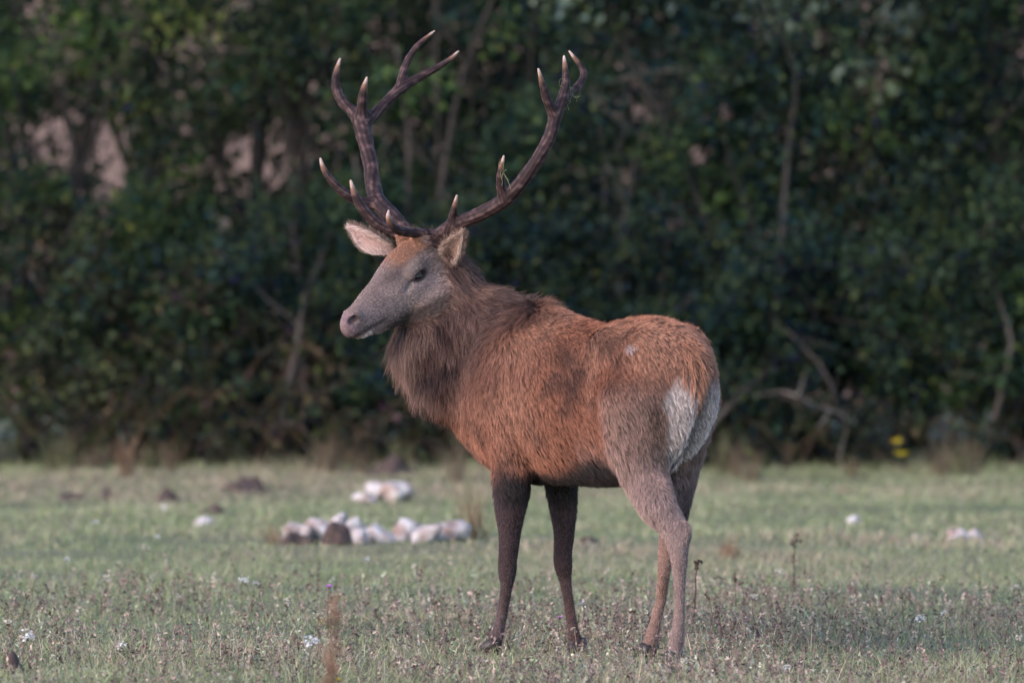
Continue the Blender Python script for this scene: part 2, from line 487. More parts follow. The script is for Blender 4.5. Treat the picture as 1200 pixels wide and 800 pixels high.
shrub('hawthorn_shrub', 'dark green shrub rising behind the antlers of the stag', -.25, 42.2, .85, .75, 3.8, [('dark', 4), ('mid', 4), ('bright', 1.2), ('blue', 2)], 149, 130, .042, 65)
shrub('blackthorn_shrub', 'blackish green shrub directly behind the head of the stag', -.35, 41.5, .8, .45, 1.8, [('dark', 5), ('blue', 3), ('mid', 1)], 104, 120, .040, 66, nstem=8)
shrub('spindle_shrub', 'blue-green shrub with a thin hooked stem behind the back of the stag', .85, 42.1, .85, .75, 3.7, [('blue', 5), ('dark', 3), ('mid', 1.5), ('grey', .6)], 143, 130, .042, 67, bark=(.075, .070, .060))
shrub('privet_shrub', 'low blue-green shrub behind the rump of the stag', .9, 41.5, .85, .45, 1.5, [('blue', 4), ('dark', 4), ('grey', .5)], 99, 120, .038, 68, nstem=8)
shrub('elder_shrub', 'deep green shrub pierced by many small openings', 2.0, 42.2, .8, .75, 3.8, [('blue', 3), ('mid', 3), ('dark', 3), ('grey', 1.2), ('bright', .5)], 138, 130, .046, 69)
shrub('elder_shrub', 'low dark shrub holding a dead pale branch in front of its leaves', 1.75, 41.55, .75, .45, 1.4, [('dark', 4), ('blue', 3), ('mid', 2)], 93, 120, .044, 70, nstem=7)
shrub('hazel_shrub', 'leafy green shrub above the yellow-flowered stalk', 3.05, 42.2, .8, .75, 3.8, [('mid', 4), ('bright', 1.5), ('dark', 3), ('blue', 2)], 138, 130, .046, 71)
shrub('hawthorn_shrub', 'low green shrub beside the yellow-flowered stalk', 2.9, 41.5, .7, .45, 1.7, [('mid', 4), ('dark', 4), ('bright', .8)], 93, 120, .040, 72, nstem=7)
# side ends of the same row, just past the frame, and the row behind
shrub('field_maple', 'slender green maple at the end of the hedge beside the yellow-green hazel', -4.2, 42.4, .8, .8, 4.2, [('bright', 2), ('mid', 4), ('dark', 3)], 121, 120, .048, 73, cat='tree', group='hedge trees')
shrub('field_maple', 'slender dark maple at the end of the hedge beyond the leafy green hazel', 4.4, 42.4, .8, .8, 4.2, [('blue', 2), ('mid', 4), ('dark', 3)], 121, 120, .048, 74, cat='tree', group='hedge trees')
shrub('ash_tree', 'tall dark ash rising behind the openings in the hedge', -2.4, 44.6, 1.6, .8, 5.2, [('dark', 5), ('mid', 3), ('bright', 1)], 209, 120, .052, 75, nstem=3, z0=.2, cat='tree', group='hedge trees', rad=(.22, .5),
      trunk=[([(-2.35, 44.6, -.05), (-2.38, 44.6, 1.5), (-2.3, 44.6, 3.0), (-2.4, 44.6, 4.6)], .09, .04)])
shrub('ash_tree', 'tall dark ash behind the antlers of the stag', .2, 44.7, 1.5, .8, 5.2, [('dark', 5), ('blue', 3), ('mid', 2)], 209, 120, .052, 76, nstem=3, z0=.2, cat='tree', group='hedge trees', rad=(.22, .5),
      trunk=[([(.1, 44.6, -.05), (.05, 44.6, 1.5), (.15, 44.6, 3.0), (.1, 44.6, 4.6)], .08, .04)])
shrub('ash_tree', 'tall dark ash behind the deep green shrub with small openings', 3.0, 44.6, 1.7, .8, 5.2, [('dark', 5), ('blue', 3), ('mid', 2)], 209, 120, .052, 77, nstem=3, z0=.2, cat='tree', group='hedge trees', rad=(.22, .5),
      trunk=[([(2.62, 44.6, -.05), (2.6, 44.6, 1.5), (2.66, 44.6, 3.0), (2.6, 44.6, 4.6)], .08, .04)])
shrub('oak_tree', 'dark oak closing the gap behind the two ashes nearer the wide opening', -1.1, 46.6, 1.9, .7, 6.0, [('dark', 5), ('mid', 3), ('olive', 1)], 240, 90, .075, 79, nstem=3, z0=.2, cat='tree', group='hedge trees', rad=(.3, .6), trunk=[([(-1.0, 46.6, -.05), (-1.05, 46.6, 2), (-1.0, 46.6, 5)], .11, .05)])
shrub('oak_tree', 'dark oak behind the ash that stands past the hindquarters of the stag', 1.6, 46.6, 1.7, .7, 6.0, [('dark', 4), ('blue', 3), ('mid', 2)], 230, 90, .075, 80, nstem=3, z0=.2, cat='tree', group='hedge trees', rad=(.3, .6), trunk=[([(1.5, 46.6, -.05), (1.55, 46.6, 2), (1.5, 46.6, 5)], .11, .05)])
shrub('oak_tree', 'dark oak at the maple end of the back row', 4.2, 46.6, 1.5, .7, 6.0, [('dark', 4), ('blue', 3), ('mid', 2)], 200, 90, .075, 81, nstem=3, z0=.2, cat='tree', group='hedge trees', rad=(.3, .6), trunk=[([(4.2, 46.6, -.05), (4.25, 46.6, 2), (4.2, 46.6, 5)], .11, .05)])
shrub('willow_tree', 'pale grey-green willow showing through the top of the hedge', 1.35, 41.75, 1.3, .30, 4.0, [('pale', 4), ('grey', 4)], 60, 60, .060, 78, nstem=2, bark=(.022, .020, .018), z0=2.15, cat='tree', group='hedge trees', rad=(.14, .34))

shrub('dogwood_shrub', 'low green shrub under the maple beside the yellow-green hazel', -3.95, 41.6, .75, .45, 1.9, [('mid', 4), ('dark', 3), ('olive', 2)], 100, 110, .044, 87, nstem=8)
shrub('privet_shrub', 'low dark shrub under the maple beyond the leafy green hazel', 4.15, 41.6, .75, .45, 1.8, [('mid', 3), ('dark', 4), ('blue', 2)], 100, 110, .042, 88, nstem=8)
shrub('oak_tree', 'dark oak behind the maple on the side of the wide opening', -4.7, 45.6, 1.5, .8, 5.6, [('dark', 4), ('olive', 2), ('mid', 3)], 200, 90, .070, 89, nstem=3, z0=.2, cat='tree', group='hedge trees', rad=(.3, .6), trunk=[([(-4.6, 45.6, -.05), (-4.65, 45.6, 2), (-4.6, 45.6, 5)], .11, .05)])

# brambles: arching tan canes with russet leaves at the foot of the hedge
def bramble(label, px0, px1, cy, h, seed, n=26, leafcols=(('brown', 2.5), ('olive', 3), ('mid', 1.5), ('grey', .7))):
    r = np.random.default_rng(seed)
    x0, x1 = (px0 - 600) / FPX * cy, (px1 - 600) / FPX * cy
    cx = (x0 + x1) / 2; base = np.array([cx, cy, float(gz(cx, cy))])
    o = tag(empty('bramble', base), label, 'bramble', 'brambles at the hedge foot')
    bw = Batch(); C = []
    for i in range(n):
        a = np.array([r.uniform(x0, x1), cy + r.uniform(-.12, .3), -.02])
        L = r.uniform(.3, .8) * r.choice([-1, 1])
        t = np.linspace(0, 1, 8)[:, None]
        hh = h * r.uniform(.45, 1.05)
        P = a + t * np.array([L, r.uniform(-.15, .15), 0]) + np.array([0, 0, 1]) * (hh * np.sin(t * r.uniform(1.6, 2.7)))
        P += np.cumsum(r.normal(size=P.shape) * .018, 0)
        P = P[P[:, 2] > -.03]
        if len(P) < 4: continue
        c = np.array([(.17, .105, .072), (.12, .085, .062), (.21, .15, .105)][r.integers(3)]) * r.uniform(.6, 1.1)
        bw.tube(P, np.linspace(.005, .002, len(P)), c * .6, 5)
        C += list(P[1:])
    bw.build('cane', m_bark, o, base)
    C = np.array(C); C = C[r.random(len(C)) < .55]
    ci = r.choice(len(leafcols), len(C), p=np.array([c[1] for c in leafcols]) / sum(c[1] for c in leafcols))
    lb = Batch(); leaves(lb, C, np.full(len(C), .10), 11, .042, np.array([GREEN[c[0]] for c in leafcols])[ci] * r.uniform(.6, 1.2, (len(C), 1)), r, gaps=False)
    lb.build('foliage', m_leaf, o, base, smooth=False)
bramble('russet bramble mound below the low dark dogwood', 60, 210, 41.0, .55, 81)
bramble('tall tan-stemmed bramble between the dogwood and the blackthorn', 170, 330, 41.1, .85, 82, 34)
bramble('brown bramble tangle behind the pile of white stones', 300, 470, 41.05, .50, 83)
bramble('dull bramble at the hedge foot behind the legs of the stag', 500, 700, 41.1, .40, 84, 20, (('olive', 2), ('dark', 3), ('brown', 1)))
bramble('dusky bramble under the low shrub with the dead pale branch', 820, 960, 41.0, .50, 85, 24, (('brown', 1.5), ('dark', 3), ('grey', 1)))
bramble('thin bramble below the yellow-flowered stalk', 1010, 1190, 41.1, .40, 86, 20, (('dark', 3), ('mid', 2), ('brown', 1)))

# dead pale branch caught in the low shrub
bb = Batch()
def hw(px, py, y): return at(px, py, y)
bb.tube([hw(915, 458, 40.95), hw(935, 464, 40.9), hw(955, 474, 40.9), hw(975, 480, 40.92), hw(992, 490, 40.95), hw(990, 510, 41.0), hw(984, 535, 41.0), hw(986, 556, 41.0)], [.005, .008, .009, .009, .007, .005, .005, .005], (.15, .13, .118), 6, 3)
bb.tube([hw(935, 464, 40.9), hw(940, 450, 40.95), hw(944, 436, 41.0)], [.007, .005, .003], (.15, .13, .12), 5, 3)
bb.tube([hw(972, 479, 40.92), hw(966, 492, 40.9), hw(956, 502, 40.9)], [.008, .006, .003], (.16, .14, .13), 5, 3)
bb.tube([hw(915, 458, 40.95), hw(890, 462, 41.0), hw(860, 452, 41.0)], [.006, .005, .003], (.13, .11, .10), 5, 3)
o0 = at(986, 556, 41.0)
tag(bb.build('dead_branch', m_bark, None, o0), 'pale dead forked branch leaning in front of the low dark shrub', 'branch')

# ================================================================== RED DEER STAG
TH = math.radians(47)
AX = np.array([-math.cos(TH), math.sin(TH), 0.0])      # body forward
RT = np.array([math.sin(TH), math.cos(TH), 0.0])       # body right-hand side
UP = np.array([0, 0, 1.0])
DO = np.array([0.278, 25.0, 0.0])
def D(u, v, z): return DO + AX * u + RT * v + UP * z
def uvz(P):
    q = P - DO
    return q @ AX, q @ RT, q[:, 2]

# head frame
PH, PP = math.radians(40), math.radians(32)
HF = np.array([-math.cos(PH) * math.cos(PP), -math.sin(PH) * math.cos(PP), -math.sin(PP)])   # towards the nose
HL = np.array([math.sin(PH), -math.cos(PH), 0.0])                                           # head's left side
HU = nrm(np.cross(HF, -HL)); HU = HU if HU[2] > 0 else -HU
HD0 = 25.44
HO = at(497, 303, HD0)                                                                       # centre of the back skull
def H(s, l, n): return HO + HF * s + HL * l + HU * n
def slu(P):
    q = P - HO
    return q @ HF, q @ HL, q @ HU

B = Field((-.70, 24.25, -.01), (.86, 25.85, 1.52), .0062)
# torso: stations u, top z, bottom z, half width
st = np.array([
    (-.43, 1.120, .93, .085), (-.40, 1.190, .78, .150), (-.33, 1.222, .67, .178), (-.22, 1.210, .63, .195), (-.10, 1.185, .612, .208),
    (.04, 1.205, .612, .216), (.18, 1.232, .612, .212), (.30, 1.238, .61, .195), (.41, 1.195, .65, .165), (.50, 1.10, .74, .12)])
P = np.array([D(u, 0, (a + b) / 2) for u, a, b, w in st])
B.loft(P, st[:, 3], (st[:, 1] - st[:, 2]) / 2, RT, k=.03, sub=3)
for s in (-1, 1):
    # shoulder blade + upper arm, haunch, hip
    B.ellipsoid(D(.30, s * .115, .93), (.13, .085, .25), [nrm(AX * .97 + UP * .2), RT, nrm(UP - AX * .2)], k=.06)
    B.ellipsoid(D(-.335, s * .108, .94), (.15, .090, .26), [nrm(AX * .9 + UP * .35), RT, nrm(UP - AX * .39)], k=.05)
    B.ellipsoid(D(-.425, s * .088, .96), (.085, .078, .17), [AX, RT, UP], k=.05)
    B.ellipsoid(D(-.22, s * .125, 1.12), (.07, .04, .06), [AX, RT, UP], k=.06)
B.ellipsoid(D(.27, 0, 1.16), (.15, .10, .09), [AX, RT, UP], k=.06)           # withers
# neck with its mane
NP = [D(.24, 0, .97), at(597, 440, 25.34), at(565, 416, 25.40), at(536, 389, 25.44), at(518, 361, 25.46), at(509, 333, 25.47), HO - HF * .02]
NW = [.17, .185, .172, .155, .14, .115, .075]
NH = [.25, .248, .222, .192, .168, .135, .085]
NLAT = [RT, RT, nrm(RT * .7 - HL * .3), nrm(RT * .3 - HL * .7), -HL, -HL, -HL]
B.loft(NP, NW, NH, NLAT, k=.05, sub=5)
B.ellipsoid(at(499, 407, 25.42), (.095, .09, .11), k=.06)
B.ellipsoid(at(526, 450, 25.40), (.115, .11, .095), k=.07)                   # throat mane bulge
# head
HS = [(-.03, 0, .060, .070), (.03, -.002, .080, .096), (.09, -.010, .084, .112), (.15, -.027, .078, .117), (.22, -.0375, .062, .1075),
      (.29, -.0355, .050, .0925), (.35, -.029, .043, .073), (.392, -.024, .041, .062), (.414, -.022, .037, .055)]
B.loft([H(s, 0, n) for s, n, w, h in HS], [x[2] for x in HS], [x[3] for x in HS], HL, k=.03, sub=4)
for s in (-1, 1):
    B.ellipsoid(H(.108, s * .074, .020), (.045, .023, .027), [HF, HL, HU], k=.025)     # brow ridge
    B.ellipsoid(H(.10, s * .060, -.060), (.085, .032, .060), [HF, HL, HU], k=.03)      # cheek / jaw muscle
    B.ellipsoid(H(.402, s * .025, .004), (.028, .018, .023), [HF, HL, HU], k=.015)     # nose wing
    B.ellipsoid(H(.108, s * .0865, -.006), (.024, .016, .014), [HF, HL, HU], k=.010, carve=True)   # eye socket
    B.ellipsoid(H(.422, s * .034, .003), (.017, .014, .010), [HF, HL, HU], k=.006, carve=True)  # nostril
    B.ellipsoid(H(.165, s * .074, -.012), (.020, .007, .006), [nrm(HF - HU * .5), HL, nrm(HU + HF * .5)], k=.010, carve=True)   # tear pit
    B.ellipsoid(H(.01, s * .045, .085), (.035, .032, .045), [HF, HL, HU], k=.02)       # pedicle
B.ellipsoid(H(.375, 0, -.072), (.050, .029, .020), [HF, HL, HU], k=.015)                # lower lip, chin
# legs: (px, py, depth, half width across picture, half depth)
def limb(pts, k=.03, sub=3):
    P = [at(a, b, c) for a, b, c, w, h in pts]
    B.loft(P, [p[3] for p in pts], [p[4] for p in pts], np.array([1.0, 0, 0]), k=k, sub=sub)
def dep(u, v): return 25 + AX[1] * u + RT[1] * v
d1, d2 = dep(.27, -.14), dep(.34, -.15)
limb([(602, 500, d1, .085, .09), (600, 560, d1, .072, .080), (598, 595, d1, .056, .062), (597, 630, d1, .042, .046), (595.0, 655, d1, .037, .041), (594.5, 669, d1, .0365, .040),
      (593.5, 688, d1, .025, .029), (589.5, 713, d2, .0225, .026), (584.5, 736, d2, .024, .028), (581, 748, d2, .030, .034), (578.5, 756, d2, .029, .034), (577, 760, d2, .030, .036)])
e1, e2 = dep(.27, .12), dep(.13, .06)
limb([(655, 500, e1, .08, .08), (657, 560, e1, .060, .072), (660, 595, e1, .050, .055), (661, 625, e1, .041, .045), (659.5, 648, e1, .0365, .041), (660, 662, e1, .036, .040),
      (663, 683, e1, .024, .028), (667, 710, (e1 + e2) / 2, .0215, .025), (671, 735, e2, .0225, .026), (673.5, 748, e2, .027, .031), (676, 757, e2, .028, .034), (677, 762, e2, .029, .035)])
f0, f1, f2 = dep(-.36, -.14), dep(-.52, -.13), dep(-.59, -.13)
limb([(748, 470, dep(-.40, -.14), .135, .11), (747, 520, f0, .112, .10), (757, 560, f0, .085, .09), (771, 593, dep(-.47, -.135), .065, .078), (783, 610, dep(-.51, -.13), .055, .062), (791, 624, dep(-.55, -.13), .047, .050), (794.5, 640, dep(-.58, -.13), .041, .044), (796, 656, f2, .034, .037),
      (796.5, 675, f2, .026, .030), (796.5, 700, f2, .0225, .027), (796, 725, f2, .0225, .027), (793.5, 746, f2, .029, .032), (791.5, 758, f2, .028, .033), (790, 770, f2, .027, .036)], k=.05)
B.ellipsoid(at(803, 624, f2), (.022, .028, .040), k=.03)                    # point of the hock
g0, g1, g2 = dep(-.40, .14), dep(-.34, .10), dep(-.24, .07)
limb([(806, 470, dep(-.42, .14), .115, .11), (803, 520, g0, .075, .095), (796, 560, g0, .062, .08), (790, 595, g1, .055, .065), (787, 622, g1, .048, .052), (782, 645, g1, .036, .040),
      (778, 672, g1, .026, .029), (775, 700, g2, .0225, .026), (768.5, 728, g2, .0225, .027), (764, 747, g2, .029, .032), (761, 757, g2, .029, .033), (759, 764, g2, .029, .036)])
# tail root, buttock crease
B.ellipsoid(D(-.505, 0, 1.07), (.04, .045, .06), [AX, RT, UP], k=.03)
B.ellipsoid(D(-.60, 0, .82), (.12, .020, .20), [AX, RT, UP], k=.05, carve=True)
B.F += .004                                                                 # leave room for the coat
V, Q = B.mesh()
N = vnormals(V, Q)

# ---- coat colour: zones of the animal, with jaw and throat shade painted in
COAT = dict(red=(.140, .055, .033), redlite=(.232, .115, .077), dark=(.034, .018, .015), mane=(.098, .057, .045), manedk=(.026, .015, .014), grey=(.165, .118, .110),
            black=(.014, .010, .010), leg=(.036, .021, .022), hind=(.178, .114, .095), cream=(.29, .245, .235), pink=(.185, .118, .125), fore=(.18, .083, .050))
nz1, nz2, nz3 = Noise(14, seed=1), Noise(45, seed=2), Noise(6, seed=3)
neckline = catmull(np.array(NP), 6)
def near_line(P, L):
    best = np.full(len(P), 9.0); ti = np.zeros(len(P))
    for i in range(len(L) - 1):
        a, b = L[i], L[i + 1]; ab = b - a
        t = np.clip((P - a) @ ab / (ab @ ab), 0, 1)
        d = np.linalg.norm(P - a - t[:, None] * ab, axis=1)
        m = d < best; best[m] = d[m]; ti[m] = (i + t[m]) / (len(L) - 1)
    return best, ti
a0 = Noise(18, seed=15)
def zones(P):
    u, v, z = uvz(P); s, l, n = slu(P)
    sb = s + .75 * np.minimum(n, 0)
    head = sstep(sb, -.05, .02) * sstep(np.abs(l), .17, .13) * sstep(n, -.165, -.14) * sstep(n, .16, .14) * (s < .6)
    x, y = P[:, 0], P[:, 1]
    q = nrm(NP[5] - NP[1]); tn = (P - NP[1]) @ q / np.linalg.norm(NP[5] - NP[1])
    neck = sstep(tn + .10 * nz3(P), -.35, .25) * (1 - head) * sstep(z, .74, .86) * sstep(u + .05 * a0(P), .12, .34)
    return u, v, z, s, l, n, head, neck, tn
def coat(P, Nn=None):
    u, v, z, s, l, n, head, neck, tn = zones(P)
    a, b, c = nz1(P), nz2(P), nz3(P)
    av = np.abs(v)
    col = np.tile(np.array(COAT['red']), (len(P), 1))
    col = mixc(col, COAT['redlite'], .55 * sstep(a * .5 + c, -.2, 1.3))
    col = mixc(col, COAT['dark'], .30 * sstep(a + b * .6, .3, 1.6))
    col = mixc(col, COAT['dark'], .35 * sstep(b + .5 * Noise(110, seed=16)(P), .3, 1.5))
    # lighter shoulder side, darker saddle patch behind the ribs
    col = mixc(col, COAT['redlite'], .55 * np.exp(-((u - .20) / .14) ** 2 - ((z - .93) / .22) ** 2))
    col = mixc(col, COAT['dark'], .60 * sstep(b * .5 + a * .4, -.9, .8) * np.exp(-((u + .12) / .075) ** 2 - ((z - .98) / .11) ** 2) * sstep(av, .08, .15))
    col = mixc(col, COAT['dark'], .22 * np.exp(-((u + .26) / .05) ** 2 - ((z - 1.13) / .06) ** 2))
    col = mixc(col, COAT['redlite'], .5 * np.exp(-((u + .20) / .025) ** 2 - ((z - 1.05) / .16) ** 2))
    # dark back stripe in front
    col = mixc(col, COAT['mane'], .6 * sstep(z, 1.17, 1.23) * sstep(u, .08, .28))
    # neck
    nk = np.array(COAT['mane']) * (1 - .0 * c[:, None]) + np.outer(.020 * a + .022 * b, [1, .62, .48])
    nk = mixc(nk, COAT['manedk'], .75 * sstep(a + b * .6 + c * .5, .1, 1.4))
    nk = mixc(nk, COAT['red'], .55 * sstep(tn, .35, -.05))
    nk = mixc(nk, COAT['manedk'], .6 * np.exp(-((tn - .95) / .16) ** 2) * sstep(n, .02, -.10))  # shade of the jaw on the upper throat, painted into the mane
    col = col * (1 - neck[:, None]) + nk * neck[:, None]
    # haunch and rear: greyer thigh, pale rump
    th = sstep(u, -.24, -.36) * sstep(z, 1.04, .88)
    col = mixc(col, COAT['hind'], .75 * th)
    rearz = sstep(u, -.40, -.52) * sstep(z, 1.08, 1.15)
    col = mixc(col, COAT['redlite'], .75 * sstep(u, -.33, -.46) * sstep(z, .98, 1.08))
    rear = -.682 * u - .731 * av + .006 * b                      # how far round the back of the buttock
    thr = np.interp(z, [.50, .55, .676, .803, .925, 1.016, 1.06], [.345, .320, .290, .268, .262, .300, .36])
    pale = sstep(rear, thr - .012, thr + .020) * sstep(z, .48, .58) * sstep(z, 1.05, .95) * np.clip(.85 + .15 * a, 0, 1)
    edge = .75 * np.exp(-((rear - thr + .040) / .024) ** 2) * sstep(z, .98, .90) * sstep(z, .62, .78)
    col = mixc(col, COAT['dark'], .7 * edge)
    col = mixc(col, COAT['cream'], np.clip(pale * (1 + .2 * a), 0, 1) * .92)
    # belly black
    bl = sstep(z + .015 * a - .10 * np.clip(-u, 0, .3), +.70, .64) * sstep(u, -.345, -.30) * sstep(u, .30, .22) * sstep(z, .52, .56)
    bl = np.maximum(bl, sstep(z, .80, .68) * sstep(av, .12, .05) * sstep(u, -.40, -.30) * sstep(u, .40, .30))
    # legs
    fl = sstep(z + .02 * a, .70, .60) * (u > .0)
    col = mixc(col, COAT['leg'], fl)
    col = mixc(col, (.030, .020, .022), fl * sstep(v, -.08, -.03) * sstep(z, .5, .6) * .8)
    col = mixc(col, (.115, .078, .076), fl * sstep(z, .34, .10) * .55 * (v < 0))
    col = mixc(col, (.085, .048, .040), fl * sstep(z, .38, .2) * .6 * (v >= 0))
    hl = sstep(z, .86, .50) * (u <= -.1)
    col = mixc(col, (.178, .122, .110), hl * (1 - pale))
    col = mixc(col, (.055, .036, .036), hl * sstep(v, .02, .09) * sstep(z, .46, .52))
    col = mixc(col, (.185, .112, .092), hl * sstep(v, -.03, .03) * sstep(z, .46, .38))
    col = mixc(col, COAT['black'], bl * sstep(z, .52, .56))
    sc_ = np.sqrt(((u + .385) / .030) ** 2 + ((z - 1.112) / .014) ** 2) + .3 * b
    col = mixc(col, (.40, .35, .36), sstep(sc_, 1.1, .5) * (v < -.04) * .45)          # small worn patch on the hip
    # head
    hd = np.tile(np.array(COAT['grey']), (len(P), 1)) * (1 + .10 * b[:, None])
    hd = mixc(hd, COAT['fore'], sstep(n, .035, .075) * sstep(s, .21, .12) * sstep(np.abs(l), .085, .055) * .9)
    hd = mixc(hd, (.15, .103, .092), .5 * sstep(n, .0, .05) * sstep(s, .18, .30))
    hd = mixc(hd, (.075, .053, .052), .8 * np.exp(-((s - .20) / .06) ** 2 - ((n - .045) / .022) ** 2))
    hd = mixc(hd, (.215, .160, .150), .6 * np.exp(-((s - .20) / .07) ** 2 - ((n + .045) / .030) ** 2))
    hd = mixc(hd, (.16, .12, .105), .6 * np.exp(-((s - .12) / .05) ** 2 - ((n - .045) / .02) ** 2) * sstep(np.abs(l), .05, .075))
    hd = mixc(hd, (.19, .155, .145), .6 * np.exp(-((s - .155) / .03) ** 2 - ((n + .02) / .015) ** 2) * sstep(np.abs(l), .04, .06))
    hd = mixc(hd, (.030, .021, .019), .9 * sstep(n, -.080, -.118) * sstep(s, .34, .28))  # shadow under the jaw painted into the coat colour
    hd = mixc(hd, (.030, .02, .02), .85 * sstep(s, .27, .32) * np.exp(-((n + .058 + .10 * (.41 - s)) / .009) ** 2))
    hd = mixc(hd, COAT['pink'], .85 * sstep(s + .25 * np.clip(n, -.05, 0), .400, .424) * sstep(n, -.056, -.046))
    hd = mixc(hd, (.42, .33, .29), sstep(s, .355, .38) * sstep(n, -.066, -.076))
    rim = np.sqrt(((s - .108) / .032) ** 2 + ((n + .005) / .016) ** 2)
    hd = mixc(hd, (.022, .015, .016), .92 * sstep(rim, 1.45, .85) * sstep(np.abs(l), .05, .065))
    hd = mixc(hd, (.035, .022, .024), .85 * sstep(np.sqrt(((s - .420) / .024) ** 2 + ((n - .003) / .014) ** 2), 1.2, .7) * sstep(np.abs(l), .012, .022))
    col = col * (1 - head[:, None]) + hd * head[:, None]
    return np.clip(col, .006, .9)

m_body = tint_mat('stag_skin', rough=.8, spec=.15, noise_scale=90, noise_amt=.25, bump=.08)
m_fur = tint_mat('stag_fur', rough=.62, spec=.22, noise_scale=30, noise_amt=.12)
nt = m_fur.node_tree
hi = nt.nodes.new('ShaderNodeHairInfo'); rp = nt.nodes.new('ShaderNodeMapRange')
rp.inputs[3].default_value = .40; rp.inputs[4].default_value = 2.3  # dark roots, bright tips: shade in the fur gaps painted along each strand
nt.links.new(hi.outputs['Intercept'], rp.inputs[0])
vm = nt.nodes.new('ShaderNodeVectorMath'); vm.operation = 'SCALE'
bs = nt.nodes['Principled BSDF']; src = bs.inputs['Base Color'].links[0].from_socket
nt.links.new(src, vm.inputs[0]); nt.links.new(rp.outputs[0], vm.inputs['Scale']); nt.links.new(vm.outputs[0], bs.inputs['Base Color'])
stag = tag(empty('red_deer_stag', D(-.05, 0, 0)), 'red deer stag with large branched antlers standing in the meadow', 'deer')
SO = D(-.05, 0, 0)
bare = zones(V)
under = .55 + .35 * bare[6] + .35 * sstep(bare[0], -.40, -.48) * sstep(bare[2], 1.06, 1.0) + .30 * sstep(V[:, 2], .62, .45)          # skin darkened under the fur: shade between tufts put into its colour
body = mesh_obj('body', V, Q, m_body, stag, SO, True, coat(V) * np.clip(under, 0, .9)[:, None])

# ---- fur: combed, clumped strands on the whole body
def tri_sample(V, Q, n, wfun):
    T = np.vstack([Q[:, [0, 1, 2]], Q[:, [0, 2, 3]]])
    A = np.linalg.norm(np.cross(V[T[:, 1]] - V[T[:, 0]], V[T[:, 2]] - V[T[:, 0]]), axis=1)
    w = A * wfun(V[T].mean(1)); w /= w.sum()
    i = rng.choice(len(T), n, p=w)
    a, b = rng.random(n), rng.random(n); f = a + b > 1; a[f] = 1 - a[f]; b[f] = 1 - b[f]
    t = T[i]; c = 1 - a - b
    mixv = lambda X: X[t[:, 0]] * c[:, None] + X[t[:, 1]] * a[:, None] + X[t[:, 2]] * b[:, None]
    return mixv(V), nrm(mixv(N))
def fur_field(P, Nn):
    u, v, z, s, l, n, head, neck, tn = zones(P)
    leg = sstep(z, .80, .46)
    rump = sstep(u, -.38, -.48) * (1 - leg)
    back = -AX
    d = back[None] * .8 + np.outer(sstep(z, 1.25, 1.0) * .9 + .12, -UP)
    nd = nrm(NP[1] - NP[5]) * .35 - UP * .85 + np.array([-.12, 0, 0])
    d = d * (1 - neck[:, None]) + nd[None] * neck[:, None]
    d = d * (1 - rump[:, None]) + np.outer(rump, -UP * .9 - AX * .3)
    d = d * (1 - leg[:, None]) + np.outer(leg, -UP)
    d = d * (1 - head[:, None]) + np.outer(head, -HF * .9 - HU * .25)
    L = .030 + 0 * u
    L = L * (1 - neck) + neck * (.058 + .030 * np.exp(-((tn - .75) / .4) ** 2))
    L = L * (1 - .25 * rump)
    L = np.where(bl_zone(u, v, z), .034, L)
    L = L * (1 - leg) + leg * (.0065 + .0125 * sstep(z, .42, .55))
    L = L * (1 - head) + head * (.007 + .014 * sstep(s, .08, .0) + .012 * sstep(n, -.07, -.11) * sstep(s, .25, .15))
    return nrm(d), L, head, neck, leg
def bl_zone(u, v, z): return (z < .70) & (z > .55) & (u > -.30) & (u < .3) & (np.abs(v) < .2)
def strands(Pc, Nc, child, k=5, seed=5, rad=.00062):
    r = np.random.default_rng(seed)
    d, L, head, neck, leg = fur_field(Pc, Nc)
    wav = np.stack([Noise(11, seed=21)(Pc), Noise(11, seed=22)(Pc), Noise(11, seed=23)(Pc)], 1) * .12 + r.normal(size=Pc.shape) * .10
    d = nrm(d + wav * (1 - .6 * head - .4 * leg)[:, None])
    t = nrm(d - Nc * (d * Nc).sum(1, keepdims=True))
    lift = (.34 + .12 * neck - .02 * head) * r.uniform(.65, 1.45, len(Pc))
    Lc = L * r.uniform(.75, 1.25, len(Pc))
    side = np.cross(Nc, t)
    n = len(Pc) * child
    rep = lambda x: np.repeat(x, child, 0)
    cr = rep((.0025 + .09 * L + .005 * neck))                                   # clump radius
    ang = r.uniform(0, 6.283, n); rr = np.sqrt(r.random(n)) * cr
    off = rep(t) * (np.cos(ang) * rr)[:, None] + rep(side) * (np.sin(ang) * rr)[:, None]
    root = rep(Pc) + off - rep(Nc) * rep(np.minimum(.002, .06 * L))[:, None]
    Ln = rep(Lc) * r.uniform(.75, 1.1, n)
    jit = r.normal(size=(n, 3)) * .10
    td, nn = rep(t), rep(Nc)
    conv = rep(.5 + .32 * neck)[:, None]
    out = np.empty((n, k, 3))
    for i in range(k):
        q = i / (k - 1)
        p = root + td * (Ln * q)[:, None] + nn * (rep(lift) * Ln * (q - .35 * q * q) * 1.3)[:, None] + jit * (Ln * q * q)[:, None] - off * (conv * q)
        g = -UP[None] + nn * np.clip(nn[:, 2:3], 0, 1); p += g * (Ln * q * q * .10)[:, None]
        out[:, i] = p
    tintn = rep(r.normal(size=len(Pc)) * (.19 + .14 * neck)) + r.normal(size=n) * .12
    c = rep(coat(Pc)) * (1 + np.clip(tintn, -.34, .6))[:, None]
    tipl = r.random(n) < .22
    c[tipl] = c[tipl] * 1.45 + .012
    return out, np.clip(rep(.75 + 0 * L) + 0, 0, 2) * rad * rep(.65 + 10 * np.clip(L, 0, .06)) / .75, np.clip(c, .004, .9), root
